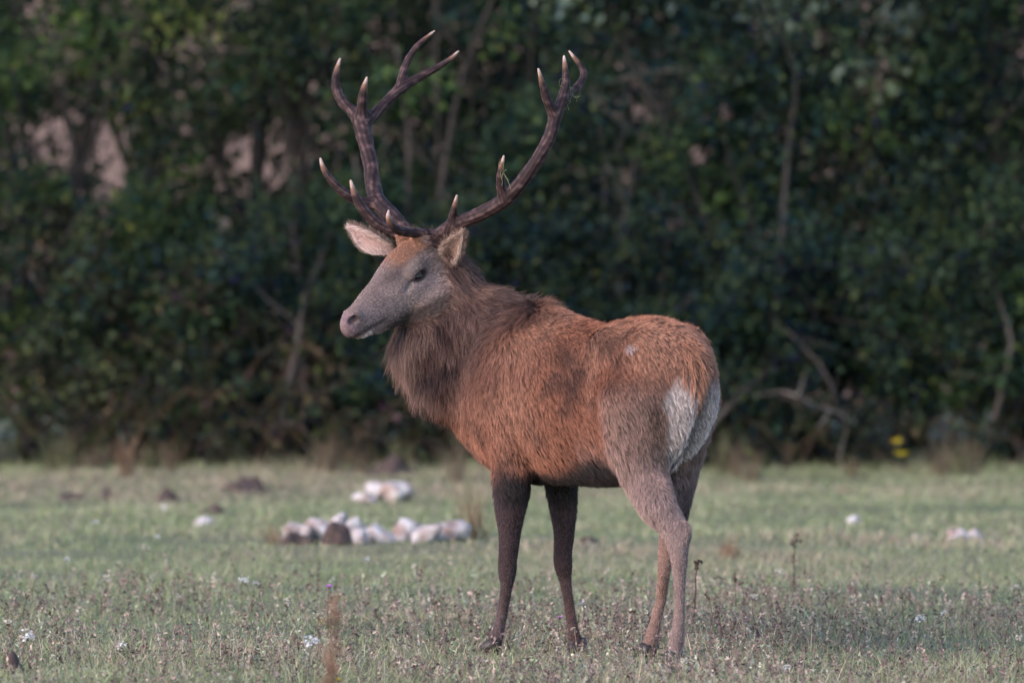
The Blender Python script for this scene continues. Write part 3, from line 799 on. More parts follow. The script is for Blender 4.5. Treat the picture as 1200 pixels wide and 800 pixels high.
def dens(P):
    u, v, z, s, l, n, head, neck, tn = zones(P)
    w = 1 + 1.4 * head + .3 * neck + 1.6 * sstep(z, .8, .5)
    rim = np.sqrt(((s - .108) / .027) ** 2 + ((n + .005) / .017) ** 2)
    hz_ = np.abs(n) < .15
    w = w * np.where((rim < 1) & (np.abs(l) > .055) & (np.abs(l) < .11) & hz_, 0, 1)
    w = w * np.where((s > .412) & (s < .5) & (np.abs(l) < .08) & hz_, .15, 1)
    return w
NCLUMP, CHILD = 80000, 5
Pc, Nc = tri_sample(V, Q, NCLUMP, dens)
pts, rad, cc, root = strands(Pc, Nc, CHILD)
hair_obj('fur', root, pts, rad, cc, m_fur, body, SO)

# ---- eyes
m_eye, nt, b = new_mat('stag_eye'); sset(b, Base_Color=(.006, .004, .004, 1), Roughness=.08)
m_lid, nt, b = new_mat('stag_eyelid'); sset(b, Base_Color=(.030, .020, .020, 1), Roughness=.5)
def ball(c, r, axes, nu=16, nv=10):
    th = np.linspace(0, math.pi, nv); ph = np.linspace(0, 2 * math.pi, nu, endpoint=False)
    S = np.stack([np.sin(th)[:, None] * np.cos(ph)[None], np.sin(th)[:, None] * np.sin(ph)[None], np.cos(th)[:, None] + 0 * ph[None]], -1).reshape(-1, 3)
    Vv = np.asarray(c) + (S * np.asarray(r)) @ np.asarray(axes)
    i = np.arange(nv - 1)[:, None] * nu; j = np.arange(nu)[None]; j2 = (j + 1) % nu
    return Vv, np.stack([i + j, i + j2, i + nu + j2, i + nu + j], -1).reshape(-1, 4)
for s in (-1, 1):
    bv, bq = ball(H(.108, s * .0745, -.006), (.0195, .0165, .0140), [HF, HL, HU])
    e = mesh_obj('eye', bv, bq, m_eye, stag, SO, True)
    arc = [H(.108 + .024 * math.cos(t), s * (.0870 - .012 * abs(math.cos(t))), -.006 + .0095 * math.sin(t)) for t in np.linspace(.05, math.pi - .05, 9)]
    ba = Batch(); ba.tube(arc, [.0015, .003, .004, .0045, .0045, .0045, .004, .003, .0015])
    arc = [H(.108 + .024 * math.cos(t), s * (.0870 - .012 * abs(math.cos(t))), -.007 - .0100 * math.sin(t)) for t in np.linspace(.05, math.pi - .05, 9)]
    ba.tube(arc, [.0015, .002, .003, .003, .003, .003, .003, .002, .0015])
    ba.build('eyelid', m_lid, e, SO)

# ---- ears: cupped leaves, pale inside
m_ear = tint_mat('stag_ear', rough=.8, spec=.15, noise_scale=70, noise_amt=.25, bump=.2)
def ear(base, tip, face, width, cols, name='ear'):
    """base, tip points; face = direction the open cup looks to"""
    base, tip = np.asarray(base), np.asarray(tip)
    A = tip - base; L = np.linalg.norm(A); A = A / L
    Fc = nrm(face - A * (face @ A)); S = np.cross(A, Fc)
    nu, nv = 22, 15
    Vv = []; C = []
    tt = np.linspace(0, 1, nu); ww = np.linspace(-1, 1, nv)
    prof = np.interp(tt, [0, .12, .3, .5, .7, .85, .95, 1], [.46, .68, .98, 1.0, .76, .44, .18, .03])
    for layer in (0, 1):
        for t, p in zip(tt, prof):
            for w in ww:
                curl = (.62 - .42 * t) * p
                x = math.sin(w * (1 + .5 * (1 - t))) / math.sin(1 + .5 * (1 - t)) * p * width
                f = curl * width * (w * w - .35) * 1.5 + .03 * math.sin(t * 2.6) - layer * .006
                Vv.append(base + A * (t * L) + S * x + Fc * f)
                k = np.clip(abs(w), 0, 1)
                if layer == 0:
                    c = np.array(cols[0]) * (1 - k ** 3) + np.array(cols[1]) * k ** 3
                    c = c * (.55 + .45 * min(1, t * 2.2 + k * .3))
                else: c = np.array(cols[2])
                C.append(c)
    idx = np.arange(nu * nv).reshape(nu, nv); o = nu * nv
    q = np.stack([idx[:-1, :-1], idx[:-1, 1:], idx[1:, 1:], idx[1:, :-1]], -1).reshape(-1, 4)
    q2 = q[:, ::-1] + o
    rimq = []
    loop = np.concatenate([idx[0, :], idx[1:, -1], idx[-1, -2::-1], idx[-2:0:-1, 0]])
    for i in range(len(loop)):
        a, b_ = loop[i], loop[(i + 1) % len(loop)]
        rimq.append((b_, a, a + o, b_ + o))
    Vv = np.array(Vv); C = np.array(C)
    e = mesh_obj(name, Vv, np.vstack([q, q2, rimq]), m_ear, stag, SO, True, C)
    # short hairs fringing the cup
    r = np.random.default_rng(3)
    n = 2600
    i = r.integers(1, nu - 1, n); j = r.integers(0, nv, n); lay = r.integers(0, 2, n)
    vi = i * nv + j + lay * o
    p0 = Vv[vi] + r.normal(size=(n, 3)) * .004
    nn = np.where(lay[:, None] == 0, Fc, -Fc)
    inward = np.where((np.abs(j - nv // 2) > 4)[:, None], nn * .2 - S * np.sign(j - nv // 2)[:, None] * .5 * (1 - 2 * lay[:, None]), nn * .15)
    dd = nrm(A * .8 + inward + r.normal(size=(n, 3)) * .2)
    ln = .014 * r.uniform(.6, 1.4, n) * np.where((np.abs(j - nv // 2) > 4), 1.3, .8)
    pts = p0[:, None] + dd[:, None] * (ln[:, None] * np.linspace(0, 1, 4)[None])[:, :, None]
    hair_obj('ear_fur', p0, pts, np.full(n, .0005), np.clip(C[vi] * (1 + r.normal(size=n) * .15)[:, None], .01, .9), m_fur, e, SO)
    return e
ear(at(524, 309, HD0 - .03), at(545, 268, HD0 - .13), nrm(np.array([-.30, -1.0, -.05])), .040, [(.25, .16, .13), (.42, .31, .26), (.16, .10, .08)])
ear(at(461, 292, HD0 + .03), at(411, 263, HD0 + .10), nrm(np.array([.10, -.85, -.55])), .043, [(.38, .25, .23), (.50, .38, .34), (.16, .10, .08)])

# ---- antlers
m_antler = tint_mat('antler_bone', rough=.7, spec=.18, noise_scale=55, noise_amt=.3, bump=.25)
def antler(name, strokes, lo, hi):
    F_ = Field(lo, hi, .0042)
    tips = []
    for pts in strokes:
        P = np.array([at(a, b, c) for a, b, c, r in pts]); r = np.array([p[3] for p in pts]) * 1.10
        F_.loft(P, r, r, np.array([.3, .9, .2]), k=.014, sub=5)
        if r[-1] < .009: tips.append((P[-1], np.linalg.norm(P[-1] - P[-3]) if len(P) > 2 else .1))
    bur = np.array(at(*strokes[0][0][:3]))
    for i in range(26):          # pearled burr at the foot of the beam
        a = i / 26 * 6.283
        ax = nrm(at(*strokes[0][1][:3]) - bur); e1 = nrm(np.cross(ax, [0, 1, .2])); e2 = np.cross(ax, e1)
        F_.ellipsoid(bur + ax * .012 + (e1 * math.cos(a) + e2 * math.sin(a)) * .033, (.010, .010, .009), k=.006)
    V, Q = F_.mesh(); Nn = vnormals(V, Q)
    fine = Noise(190, n=18, seed=9)(V)
    best = np.full(len(V), 9.0); ang = np.zeros(len(V))
    for pts in strokes:
        L = catmull(np.array([at(a, b, c) for a, b, c, r in pts]), 3)
        for a, b in zip(L[:-1], L[1:]):
            ab = b - a; t = np.clip((V - a) @ ab / (ab @ ab), 0, 1); q = V - a - t[:, None] * ab; dd = np.linalg.norm(q, axis=1)
            T_ = ab / np.linalg.norm(ab); e1 = nrm(np.cross(T_, [.2, .9, .3])); e2 = np.cross(T_, e1)
            m = dd < best; best[m] = dd[m]; ang[m] = np.arctan2(q[m] @ e1, q[m] @ e2)
    rid = np.sin(ang * 9 + 1.3 * Noise(30, seed=12)(V)) * 1.0 + .4 * np.sin(ang * 5 + 2 + Noise(22, seed=13)(V))
    tipw = np.zeros(len(V))
    for p, ln in tips: tipw = np.maximum(tipw, sstep(np.linalg.norm(V - p, axis=1), .085, .0))
    V = V + Nn * ((.0009 * rid + .0004 * fine) * (1 - tipw))[:, None]
    c = np.tile(np.array([.034, .018, .019]), (len(V), 1))
    c = mixc(c, (.013, .008, .009), .8 * sstep(-rid - fine * .5, .1, 1.3))
    c = mixc(c, (.105, .062, .060), .65 * sstep(rid + fine, .3, 1.7))
    c = mixc(c, (.22, .115, .080), .75 * sstep(tipw, .15, .7))
    c = mixc(c, (.42, .30, .26), sstep(tipw, .66, 1.0))
    return mesh_obj(name, V, Q, m_antler, stag, SO, True, c)
y0 = HD0 - .03
LA = [
 [(510, 287, y0, .030), (514, 277, y0 - .01, .027), (521, 271, y0 - .03, .025), (535, 263, y0 - .07, .0245), (560, 252, y0 - .14, .024), (588, 237, y0 - .21, .0245), (609, 216, y0 - .25, .023), (630, 187, y0 - .27, .022), (644, 160, y0 - .27, .021), (651, 136, y0 - .26, .021), (659, 117, y0 - .24, .018), (663, 97, y0 - .22, .014), (662, 78, y0 - .21, .009), (661, 66, y0 - .20, .004)],
 [(510, 278, y0 - .01, .020), (497, 274, y0 - .04, .0175), (479, 272.5, y0 - .09, .0155), (465, 269, y0 - .14, .0145), (457, 260, y0 - .17, .012), (455, 253, y0 - .185, .008), (455.5, 247, y0 - .19, .004)],
 [(528, 266, y0 - .06, .019), (530.5, 255, y0 - .09, .0145), (532.5, 243, y0 - .12, .0105), (535.5, 229, y0 - .15, .004)],
 [(592, 233, y0 - .22, .021), (587, 218, y0 - .25, .0155), (586.5, 201, y0 - .285, .0105), (590.5, 183, y0 - .31, .004)],
 [(650, 136, y0 - .26, .019), (642, 119, y0 - .29, .0155), (636, 100, y0 - .31, .011), (631, 81, y0 - .33, .004)],
 [(659, 119, y0 - .24, .016), (668, 110, y0 - .18, .0145), (678, 101, y0 - .13, .014), (684, 89, y0 - .10, .012), (681, 78, y0 - .09, .010), (674, 69, y0 - .09, .007), (667, 60, y0 - .09, .0035)],
]
y1 = HD0 + .05
RA = [
 [(478, 281, y1, .029), (472, 268, y1 + .01, .027), (457, 252, y1 + .06, .029), (442, 234, y1 + .13, .028), (437, 215, y1 + .18, .026), (434.5, 195, y1 + .22, .0255), (429, 170, y1 + .27, .026), (424, 148, y1 + .31, .029), (422, 136, y1 + .33, .029)],
 [(470, 276, y1 + .0, .022), (456, 270, y1 - .01, .020), (439, 259, y1 - .02, .019), (424, 243, y1 - .03, .0165), (416, 228, y1 - .04, .0125), (411, 212, y1 - .05, .0045)],
 [(437, 238, y1 + .12, .022), (421, 236, y1 + .10, .018), (403, 226, y1 + .08, .0155), (387, 210, y1 + .07, .0125), (379, 197, y1 + .07, .009), (375.5, 186, y1 + .07, .0045)],
 [(421, 138, y1 + .33, .024), (411, 129, y1 + .36, .019), (401, 119, y1 + .38, .0165), (394, 103, y1 + .40, .0155), (394, 86, y1 + .40, .011), (398.5, 69, y1 + .40, .004)],
 [(424, 138, y1 + .32, .020), (424.5, 120, y1 + .29, .0165), (426, 106, y1 + .27, .0125), (430, 91, y1 + .25, .004)],
 [(428, 142, y1 + .32, .024), (439, 134, y1 + .35, .0205), (455, 118, y1 + .38, .0185), (471, 103, y1 + .41, .018), (490, 91.5, y1 + .44, .0145), (513, 79, y1 + .46, .0115), (527, 70, y1 + .47, .008), (537.5, 60, y1 + .48, .0035)],
 [(469, 104, y1 + .41, .017), (472, 88, y1 + .43, .0145), (479, 69, y1 + .45, .012), (492, 51, y1 + .46, .009), (509, 36.5, y1 + .47, .0035)],
]
def abox(S):
    P = np.array([at(a, b, c) for s in S for a, b, c, r in s]); return P.min(0) - .06, P.max(0) + .06
antler('antler', LA, *abox(LA)); antler('antler', RA, *abox(RA))

# ---- tail: tapering tuft hanging over the rump
TB = Batch()
tr = [D(-.46, 0, 1.105), D(-.520, -.01, 1.085), D(-.552, -.025, 1.035), D(-.560, -.034, .975), D(-.556, -.036, .915)]
TB.tube(tr, [.040, .048, .050, .038, .008], C=(.20, .095, .058), seg=10, sub=4)
tail = TB.build('tail', m_body, stag, SO)
r = np.random.default_rng(31); n = 4200
tv = np.vstack(TB.V); i = r.integers(0, len(tv), n); p0 = tv[i] + r.normal(size=(n, 3)) * .004
cen = catmull(np.array(tr), 4); dd = p0[:, None] - cen[None]; j = np.argmin((dd ** 2).sum(-1), 1)
tan = nrm(np.gradient(cen, axis=0))[j]
out = nrm(p0 - cen[j])
ln = .044 * r.uniform(.6, 1.3, n)
pts = p0[:, None] + nrm(tan + out * .28 + r.normal(size=(n, 3)) * .14)[:, None] * (ln[:, None] * np.linspace(0, 1, 5)[None])[:, :, None]
hair_obj('tail_fur', p0, pts, np.full(n, .0008), np.clip(np.array([.25, .118, .074]) * (1 + r.normal(size=(n, 1)) * .22), .02, .9), m_fur, tail, SO)

# ---- cloven hooves
m_hoof = tint_mat('hoof_horn', rough=.5, spec=.4, noise_scale=40, noise_amt=.3, bump=.3)
def hoof(c, fwd):
    fwd = nrm(np.array([fwd[0], fwd[1], 0])); sd = np.array([-fwd[1], fwd[0], 0]); bt = Batch()
    for s in (-1, 1):
        prof = [(-.035, .0, .050), (.0, .0, .062), (.03, .0, .045), (.058, .0, .014)]
        Vv = []
        for x, z0, z1 in prof:
            w = .019 if x < .05 else .008
            for q, zz in ((-w, 0), (w, 0), (w * .8, z1), (-w * .8, z1)):
                Vv.append(np.array([c[0], c[1], 0]) + fwd * (x + .012 - .012 * (zz > 0)) + sd * (s * .021 + q) + UP * (zz - .004))
        F = []
        for i in range(3):
            for j in range(4): F.append((i * 4 + j, i * 4 + (j + 1) % 4, i * 4 + 4 + (j + 1) % 4, i * 4 + 4 + j))
        F += [(3, 2, 1, 0), (12, 13, 14, 15)]
        bt.add(np.array([c[0], c[1], 0]) + (np.array(Vv) - np.array([c[0], c[1], 0])) * .85, F, None, (.035, .024, .022))
    bt.build('hoof', m_hoof, stag, SO, False)
hoof(at(577, 762, d2), AX * .6 + np.array([-1, -.2, 0])); hoof(at(677, 764, e2), AX * .4 + np.array([.3, -.6, 0]))
hoof(at(790, 776, f2), AX); hoof(at(759, 768, g2), AX)

# ================================================================== STONES AND EARTH MOUNDS
m_stone, nt, b = new_mat('chalk_stone')
tc = nt.nodes.new('ShaderNodeTexCoord'); oi = nt.nodes.new('ShaderNodeObjectInfo')
n1 = nt.nodes.new('ShaderNodeTexNoise'); n1.noise_dimensions = '4D'; n1.inputs['Scale'].default_value = 13; n1.inputs['Detail'].default_value = 7
nt.links.new(tc.outputs['Object'], n1.inputs['Vector'])
mw = nt.nodes.new('ShaderNodeMath'); mw.operation = 'MULTIPLY'; mw.inputs[1].default_value = 40; nt.links.new(oi.outputs['Random'], mw.inputs[0]); nt.links.new(mw.outputs[0], n1.inputs['W'])
cr = nt.nodes.new('ShaderNodeValToRGB'); e = cr.color_ramp.elements
e[0].position = .36; e[0].color = (.24, .155, .13, 1); e[1].position = .60; e[1].color = (.48, .44, .43, 1)
nt.links.new(n1.outputs['Fac'], cr.inputs[0]); nt.links.new(cr.outputs[0], b.inputs['Base Color']); sset(b, Roughness=.9)
n2 = nt.nodes.new('ShaderNodeTexNoise'); n2.inputs['Scale'].default_value = 60; n2.inputs['Detail'].default_value = 6
bp = nt.nodes.new('ShaderNodeBump'); bp.inputs['Strength'].default_value = .5; bp.inputs['Distance'].default_value = .01
nt.links.new(tc.outputs['Object'], n2.inputs['Vector']); nt.links.new(n2.outputs['Fac'], bp.inputs['Height']); nt.links.new(bp.outputs[0], b.inputs['Normal'])
def sphere_dirs(nu=26, nv=15):
    th = np.linspace(0, math.pi, nv + 2)[1:-1]; ph = np.linspace(0, 2 * math.pi, nu, endpoint=False)
    S = np.stack([np.sin(th)[:, None] * np.cos(ph), np.sin(th)[:, None] * np.sin(ph), np.cos(th)[:, None] + 0 * ph], -1).reshape(-1, 3)
    S = np.vstack([S, [0, 0, 1], [0, 0, -1]])
    i = np.arange(nv - 1)[:, None] * nu; j = np.arange(nu)[None]; j2 = (j + 1) % nu
    Qf = np.stack([i + j, i + nu + j, i + nu + j2, i + j2], -1).reshape(-1, 4)
    jj = np.arange(nu); t = nu * nv
    T = np.vstack([np.stack([np.full(nu, t), jj, (jj + 1) % nu], 1), np.stack([np.full(nu, t + 1), (nv - 1) * nu + (jj + 1) % nu, (nv - 1) * nu + jj], 1)])
    return S, Qf, T
SD, SQ, ST = sphere_dirs()
def stone(label, px, py, w, h, depth, seed, tilt=0.0, group='white stones in the meadow', lift=0.0):
    """a broken chalk lump about w x h photo pixels, centred at px,py"""
    r = np.random.default_rng(seed)
    k = 14
    nn = nrm(r.normal(size=(k, 3))); dd = r.uniform(.60, 1.0, k)
    dot = SD @ nn.T
    rad = np.min(np.where(dot > .12, dd[None] / np.maximum(dot, .12), 9), 1)
    rad = np.minimum(rad, 1.15) * (1 + .09 * Noise(4, seed=seed)(SD) + .05 * Noise(11, seed=seed + 1)(SD))
    c = at(px, py, depth); mpp = depth / FPX
    hw_, hh_ = w * mpp / 2, h * mpp / 2
    P = SD * rad[:, None]
    ct, st_ = math.cos(tilt), math.sin(tilt)
    P = P * np.array([hw_, hw_ * r.uniform(.7, .95), hh_]) * 1.08
    P = P @ np.array([[ct, 0, st_], [0, 1, 0], [-st_, 0, ct]])
    zc = c[2]
    g = float(gz(c[0], depth))
    base = np.array([c[0], depth, g])
    V = P + np.array([c[0], depth, zc])
    low = V[:, 2].min()
    if lift == 0.0: V[:, 2] += min(0, g - .012 - low)      # sit on the turf
    o = mesh_obj('stone', V, [SQ, ST], m_stone, None, base, True)
    me = o.data
    tag(o, label, 'stone', group)
    return o
dp = 32.7
stone('pinkish stone at the brown-soiled end of the stone pile', 349, 623, 42, 26, dp, 1, .05)
stone('broad white stone above the darker earth clod in the pile', 381, 621, 40, 28, dp + .05, 2, -.15)
stone('small pink-tinged stone perched behind the broad white stone', 397, 610, 24, 34, dp + .28, 3, .2)
stone('upright pale stone standing highest in the pile', 418, 614, 23, 38, dp + .15, 4, .1)
stone('bluish stone leaning below the upright pale stone', 419, 632, 22, 21, dp - .10, 5, -.3)
stone('tilted white slab sloping down in the middle of the pile', 447, 627, 36, 22, dp, 6, -.45)
stone('bright white stone behind the grey slanted stone', 472, 619, 32, 26, dp + .2, 7, .15)
stone('grey slanted stone in front of the bright white one', 498, 627, 40, 24, dp, 8, .35)
stone('rounded white stone ending the pile beside the straw grass', 526, 620, 42, 26, dp + .15, 9, .05)
stone('low rounded stone of the trio behind the pile', 428, 582, 27, 15, 37.0, 10, 0)
stone('tallest stone of the trio behind the pile', 441, 574, 25, 27, 37.15, 11, .2)
stone('long bluish stone of the trio behind the pile', 466, 578, 40, 24, 37.05, 12, -.12)
stone('small white stone lying alone near the earth mounds', 240, 614, 28, 17, 34.3, 13, .08)
stone('long white stone of a pair lying alone in the grass', 1121, 627, 24, 16, 33.2, 14, 0)
stone('shorter white stone of a pair lying alone in the grass', 1141, 627, 24, 15, 33.3, 15, -.05)
stone('little round pale stone half sunk in the turf', 1001, 608, 15, 12, 34.8, 16, 0)
stone('tiny buff stone near the lone white pair', 1072, 628, 12, 8, 33.4, 17, .1)
stone('tiny pale stone close to the hedge side of the mounds', 193, 594, 9, 9, 36.2, 18, 0)
stone('small flat whitish stone beside the hoof of the stag', 591, 768, 12, 7, 24.95, 19, .1)

m_earth, nt, b = new_mat('bare_earth')
tc = nt.nodes.new('ShaderNodeTexCoord'); n1 = nt.nodes.new('ShaderNodeTexNoise'); n1.inputs['Scale'].default_value = 24; n1.inputs['Detail'].default_value = 9
nt.links.new(tc.outputs['Object'], n1.inputs['Vector'])
cr = nt.nodes.new('ShaderNodeValToRGB'); cr.color_ramp.elements[0].color = (.018, .011, .011, 1); cr.color_ramp.elements[1].color = (.095, .060, .050, 1)
nt.links.new(n1.outputs['Fac'], cr.inputs[0]); nt.links.new(cr.outputs[0], b.inputs['Base Color']); sset(b, Roughness=1.0)
bp = nt.nodes.new('ShaderNodeBump'); bp.inputs['Strength'].default_value = 1; bp.inputs['Distance'].default_value = .02
nt.links.new(n1.outputs['Fac'], bp.inputs['Height']); nt.links.new(bp.outputs[0], b.inputs['Normal'])
def mound(label, px, py, w, h, seed, depth=None):
    depth = depth or gdepth(py + h * .5)
    x = (px - 600) / FPX * depth; mpp = depth / FPX; R_ = w * mpp / 2; hz_ = h * mpp
    n = 30; a = np.linspace(0, 6.283, n, endpoint=False); rr = np.linspace(0, 1.15, 12)[1:]
    Xm = rr[:, None] * np.cos(a) * R_; Ym = rr[:, None] * np.sin(a) * R_ * .9
    hgt = np.maximum(0, np.cos(np.clip(rr, 0, 1) * math.pi / 2))[:, None] ** .8 * hz_ + 0 * Xm
    hgt = hgt * (1 + .42 * Noise(9 / R_ * .35, seed=seed)(np.stack([Xm, Ym, 0 * Xm], -1).reshape(-1, 3)).reshape(Xm.shape))
    hgt += .012 * Noise(70, seed=seed + 3)(np.stack([Xm, Ym, 0 * Xm], -1).reshape(-1, 3)).reshape(Xm.shape) * (rr < 1)[:, None]
    hgt[-1] = -.03
    V = np.vstack([np.stack([Xm + x, Ym + depth, hgt + gz(x + 0 * Xm.ravel(), depth + 0 * Xm.ravel()).reshape(Xm.shape)], -1).reshape(-1, 3), [[x, depth, hz_ * 1.02 + float(gz(x, depth))]]])
    m = len(rr); i = np.arange(m - 1)[:, None] * n; j = np.arange(n)[None]; j2 = (j + 1) % n
    Qf = np.stack([i + j, i + n + j, i + n + j2, i + j2], -1).reshape(-1, 4); jj = np.arange(n)
    T = np.stack([np.full(n, m * n), jj, (jj + 1) % n], 1)
    o = mesh_obj('earth_mound', V, [Qf, T], m_earth, None, (x, depth, float(gz(x, depth))), True)
    return tag(o, label, 'mound', 'dug earth mounds')
mound('dark earth clod below the pinkish end stone of the pile', 349, 636, 44, 17, 1, 32.42)
mound('dark earth clod below the broad white stone of the pile', 394, 634, 38, 24, 2, 32.40)
mound('reddish earth mound near the small lone white stone', 249, 596, 36, 17, 3)
mound('dark molehill on the hedge side of the reddish mound', 196, 576, 30, 13, 4)
mound('long low heap of dark earth at the bramble edge', 283, 565, 56, 14, 5)
mound('faint dark earth patch in the grass below the russet bramble', 86, 576, 34, 8, 6)
mound('small dark earth patch beside the faint one', 128, 575, 26, 8, 7)
mound('dark earth heap behind the stone trio', 458, 555, 60, 13, 8, 40.3)
mound('low earth scrape in the grass behind the foreleg of the stag', 688, 634, 26, 6, 9)
mound('low dark scrape in the dry weeds past the hind hooves', 880, 744, 44, 8, 10)
mound('dark earth lump in the weedy turf at the picture edge', 14, 780, 46, 24, 11)

# ================================================================== WILD FLOWERS AND STALKS
m_plant = tint_mat('meadow_plant', rough=.75, spec=.2, noise_scale=80, noise_amt=.3, transl=.2)
def flower(name, label, cat, px, py, depth, r0, col, seed, stemc=(.11, .12, .07), petals=7, group=None, flat=.35, domed=False):
    """stalk rooted in the turf carrying one head at px,py"""
    r = np.random.default_rng(seed)
    r0 = r0 * 1.0
    top = at(px, py, depth)
    bx, by = top[0] + r.normal() * .02, depth + r.normal() * .02
    base = np.array([bx, by, float(gz(bx, by)) - .005])
    o = tag(empty(name, base), label, cat, group)
    st_ = Batch(); P = stem_path(r, base, top, .010, 6); st_.tube(P, np.linspace(.0022, .0014, 6), stemc, 5)
    for k in range(3):
        q = P[1 + k]; d = nrm(np.array([r.normal(), r.normal(), .5])) * r.uniform(.02, .045)
        sd = nrm(np.cross(d, UP0)) * .004
        st_.add([q, q + d * .5 + sd, q + d, q + d * .5 - sd], [(0, 1, 2, 3)], None, np.array(stemc) * r.uniform(.8, 1.3))
    st_.build('stem', m_plant, o, base)
    hd = Batch()
    if domed:                                     # umbel: many florets
        for k in range(40):
            a, q = r.uniform(0, 6.28), math.sqrt(r.random()) * r0
            c = top + np.array([math.cos(a) * q, math.sin(a) * q, r.normal() * r0 * .35 + .4 * (r0 - q)])
            e1 = nrm(r.normal(size=3)); nn_ = nrm(np.array([r.normal() * .4, r.normal() * .4 - .3, 1])); e1 = nrm(np.cross(nn_, e1)); e2 = np.cross(nn_, e1); s = r0 * r.uniform(.16, .28)
            hd.add([c + e1 * s, c + e2 * s, c - e1 * s, c - e2 * s], [(0, 1, 2, 3)], None, np.array(col) * r.uniform(.7, 1.1))
            if k < 9: hd.add(*_thin(top - np.array([0, 0, r0 * .6]), c), np.array(stemc))
    else:
        for k in range(petals * 2):
            a = k / petals * 6.283 + r.normal() * .15
            d = np.array([math.cos(a), math.sin(a), flat + r.normal() * .15 + (.5 if k >= petals else 0)]); d = nrm(d) * r0 * r.uniform(.8, 1.1)
            sd = nrm(np.cross(d, UP0)) * r0 * .30
            hd.add([top, top + d * .6 + sd, top + d, top + d * .6 - sd], [(0, 1, 2, 3)], None, np.array(col) * r.uniform(.8, 1.1))
        bv, bq = ball0(top + np.array([0, 0, -.002]), (r0 * .3,) * 3); hd.add(bv, bq, None, np.array(stemc))
    hd.build('flower_head', m_plant, o, base)
    return o
UP0 = np.array([0, 0, 1.0])
def _thin(a, b):
    V, Q_, T = tube(np.array([a, (a + b) / 2, b]), .0007, 3); return V, Q_, T
def ball0(c, r, nu=8, nv=6):
    th = np.linspace(0, math.pi, nv); ph = np.linspace(0, 2 * math.pi, nu, endpoint=False)
    S = np.stack([np.sin(th)[:, None] * np.cos(ph)[None], np.sin(th)[:, None] * np.sin(ph)[None], np.cos(th)[:, None] + 0 * ph[None]], -1).reshape(-1, 3)
    i = np.arange(nv - 1)[:, None] * nu; j = np.arange(nu)[None]; j2 = (j + 1) % nu
    return np.asarray(c) + S * np.asarray(r), np.stack([i + j, i + j2, i + nu + j2, i + nu + j], -1).reshape(-1, 4)
WH = (.72, .69, .66); CR_ = (.50, .45, .36); PK = (.70, .26, .66)
fl = [(112, 612, 31.0, .016, WH), (184, 629, 30.0, .014, WH), (171, 642, 29.4, .019, CR_), (124, 678, 27.4, .018, CR_), (41, 676, 27.6, .018, CR_), (286, 679, 27.5, .020, WH), (300, 683, 27.3, .013, WH),
      (336, 706, 26.2, .018, CR_), (374, 721, 25.4, .022, CR_), (366, 752, 23.2, .027, WH), (11, 729, 25.0, .024, CR_), (32, 745, 23.4, .024, WH), (143, 756, 24.2, .018, WH),
      (1078, 724, 25.7, .017, WH), (1003, 684, 27.4, .018, CR_), (884, 700, 26.5, .018, CR_), (914, 670, 28.0, .020, CR_), (1106, 718, 25.9, .012, WH), (1194, 747, 24.6, .018, CR_), (922, 782, 23.6, .013, WH), (964, 699, 26.5, .015, CR_),
      (683, 707, 26.3, .014, WH), (805, 775, 23.9, .020, CR_), (1190, 688, 27.2, .018, CR_), (430, 655, 29.0, .012, WH), (500, 646, 30.0, .012, CR_), (640, 690, 27.0, .012, CR_), (1150, 700, 26.6, .014, CR_), (210, 700, 26.8, .014, CR_), (78, 655, 29.0, .013, WH)]
for i, (px, py, d, rr, c) in enumerate(fl):
    if c is WH: flower('white_wildflower', 'small white wildflower on a thin stalk in the weedy turf', 'flower', px, py, d, rr, c, 300 + i, group='white wildflowers', domed=True)
    else: flower('cream_wildflower', 'faded cream umbel of wildflowers on a thin dry stalk', 'flower', px, py, d, rr, c, 300 + i, group='cream umbels', domed=True, stemc=(.15, .12, .08))
flower('pink_wildflower', 'pink wildflower on a stalk beside the tall brown dock stalk', 'flower', 386, 688, 26.3, 0.020, PK, 350)
flower('pink_wildflower', 'pink wildflower in the turf beside the foreleg of the stag', 'flower', 656, 724, 25.5, .015, (.70, .28, .66), 351)
o = flower('yellow_wildflower', 'tall yellow-flowered stalk against the dark foot of the hedge', 'flower', 1052, 519, 40.2, .046, (.75, .58, .02), 352)
bt = Batch(); tp = at(1056, 534, 40.2)
for k in range(8):
    a = k / 8 * 6.283; d = np.array([math.cos(a), math.sin(a), .5]) * .052; sd = nrm(np.cross(d, UP0)) * .020
    bt.add([tp, tp + d * .6 + sd, tp + d, tp + d * .6 - sd], [(0, 1, 2, 3)], None, (.75, .58, .02))
bt.build('flower_head', m_plant, o, np.array(o.location))
flower('yellow_wildflower', 'low yellow flower at the foot of the tall brown dock stalk', 'flower', 397, 797, 22.4, .014, (.55, .42, .04), 353)

def stalk(name, label, px, pytop, depth, h_px, heads, seed, col=(.15, .085, .055), lean=0, group=None, rad=.004, width=.02):
    """dry seed stalk with a clustered head along its upper part"""
    r = np.random.default_rng(seed)
    top = at(px + lean, pytop, depth); bx = (px - 600) / FPX * depth
    base = np.array([bx, depth, float(gz(bx, depth)) - .005])
    o = tag(empty(name, base), label, 'weed', group)
    s_ = Batch(); P = stem_path(r, base, top, .012, 9); s_.tube(P, np.linspace(rad, rad * .5, 9), col, 6); s_.build('stem', m_plant, o, base)
    h_ = Batch()
    for t0, t1, w, n in heads:
        for k in range(n):
            t = r.uniform(t0, t1); q = P[0] * 0 + np.array([np.interp(t * 8, np.arange(9), P[:, i]) for i in range(3)])
            c = q + r.normal(size=3) * w * .5
            bv, bq = ball0(c, (w * .22, w * .22, w * .30), 5, 4); h_.add(bv, bq, None, np.array(col) * r.uniform(.5, 1.5))
    h_.build('seed_head', m_plant, o, base)
    return o
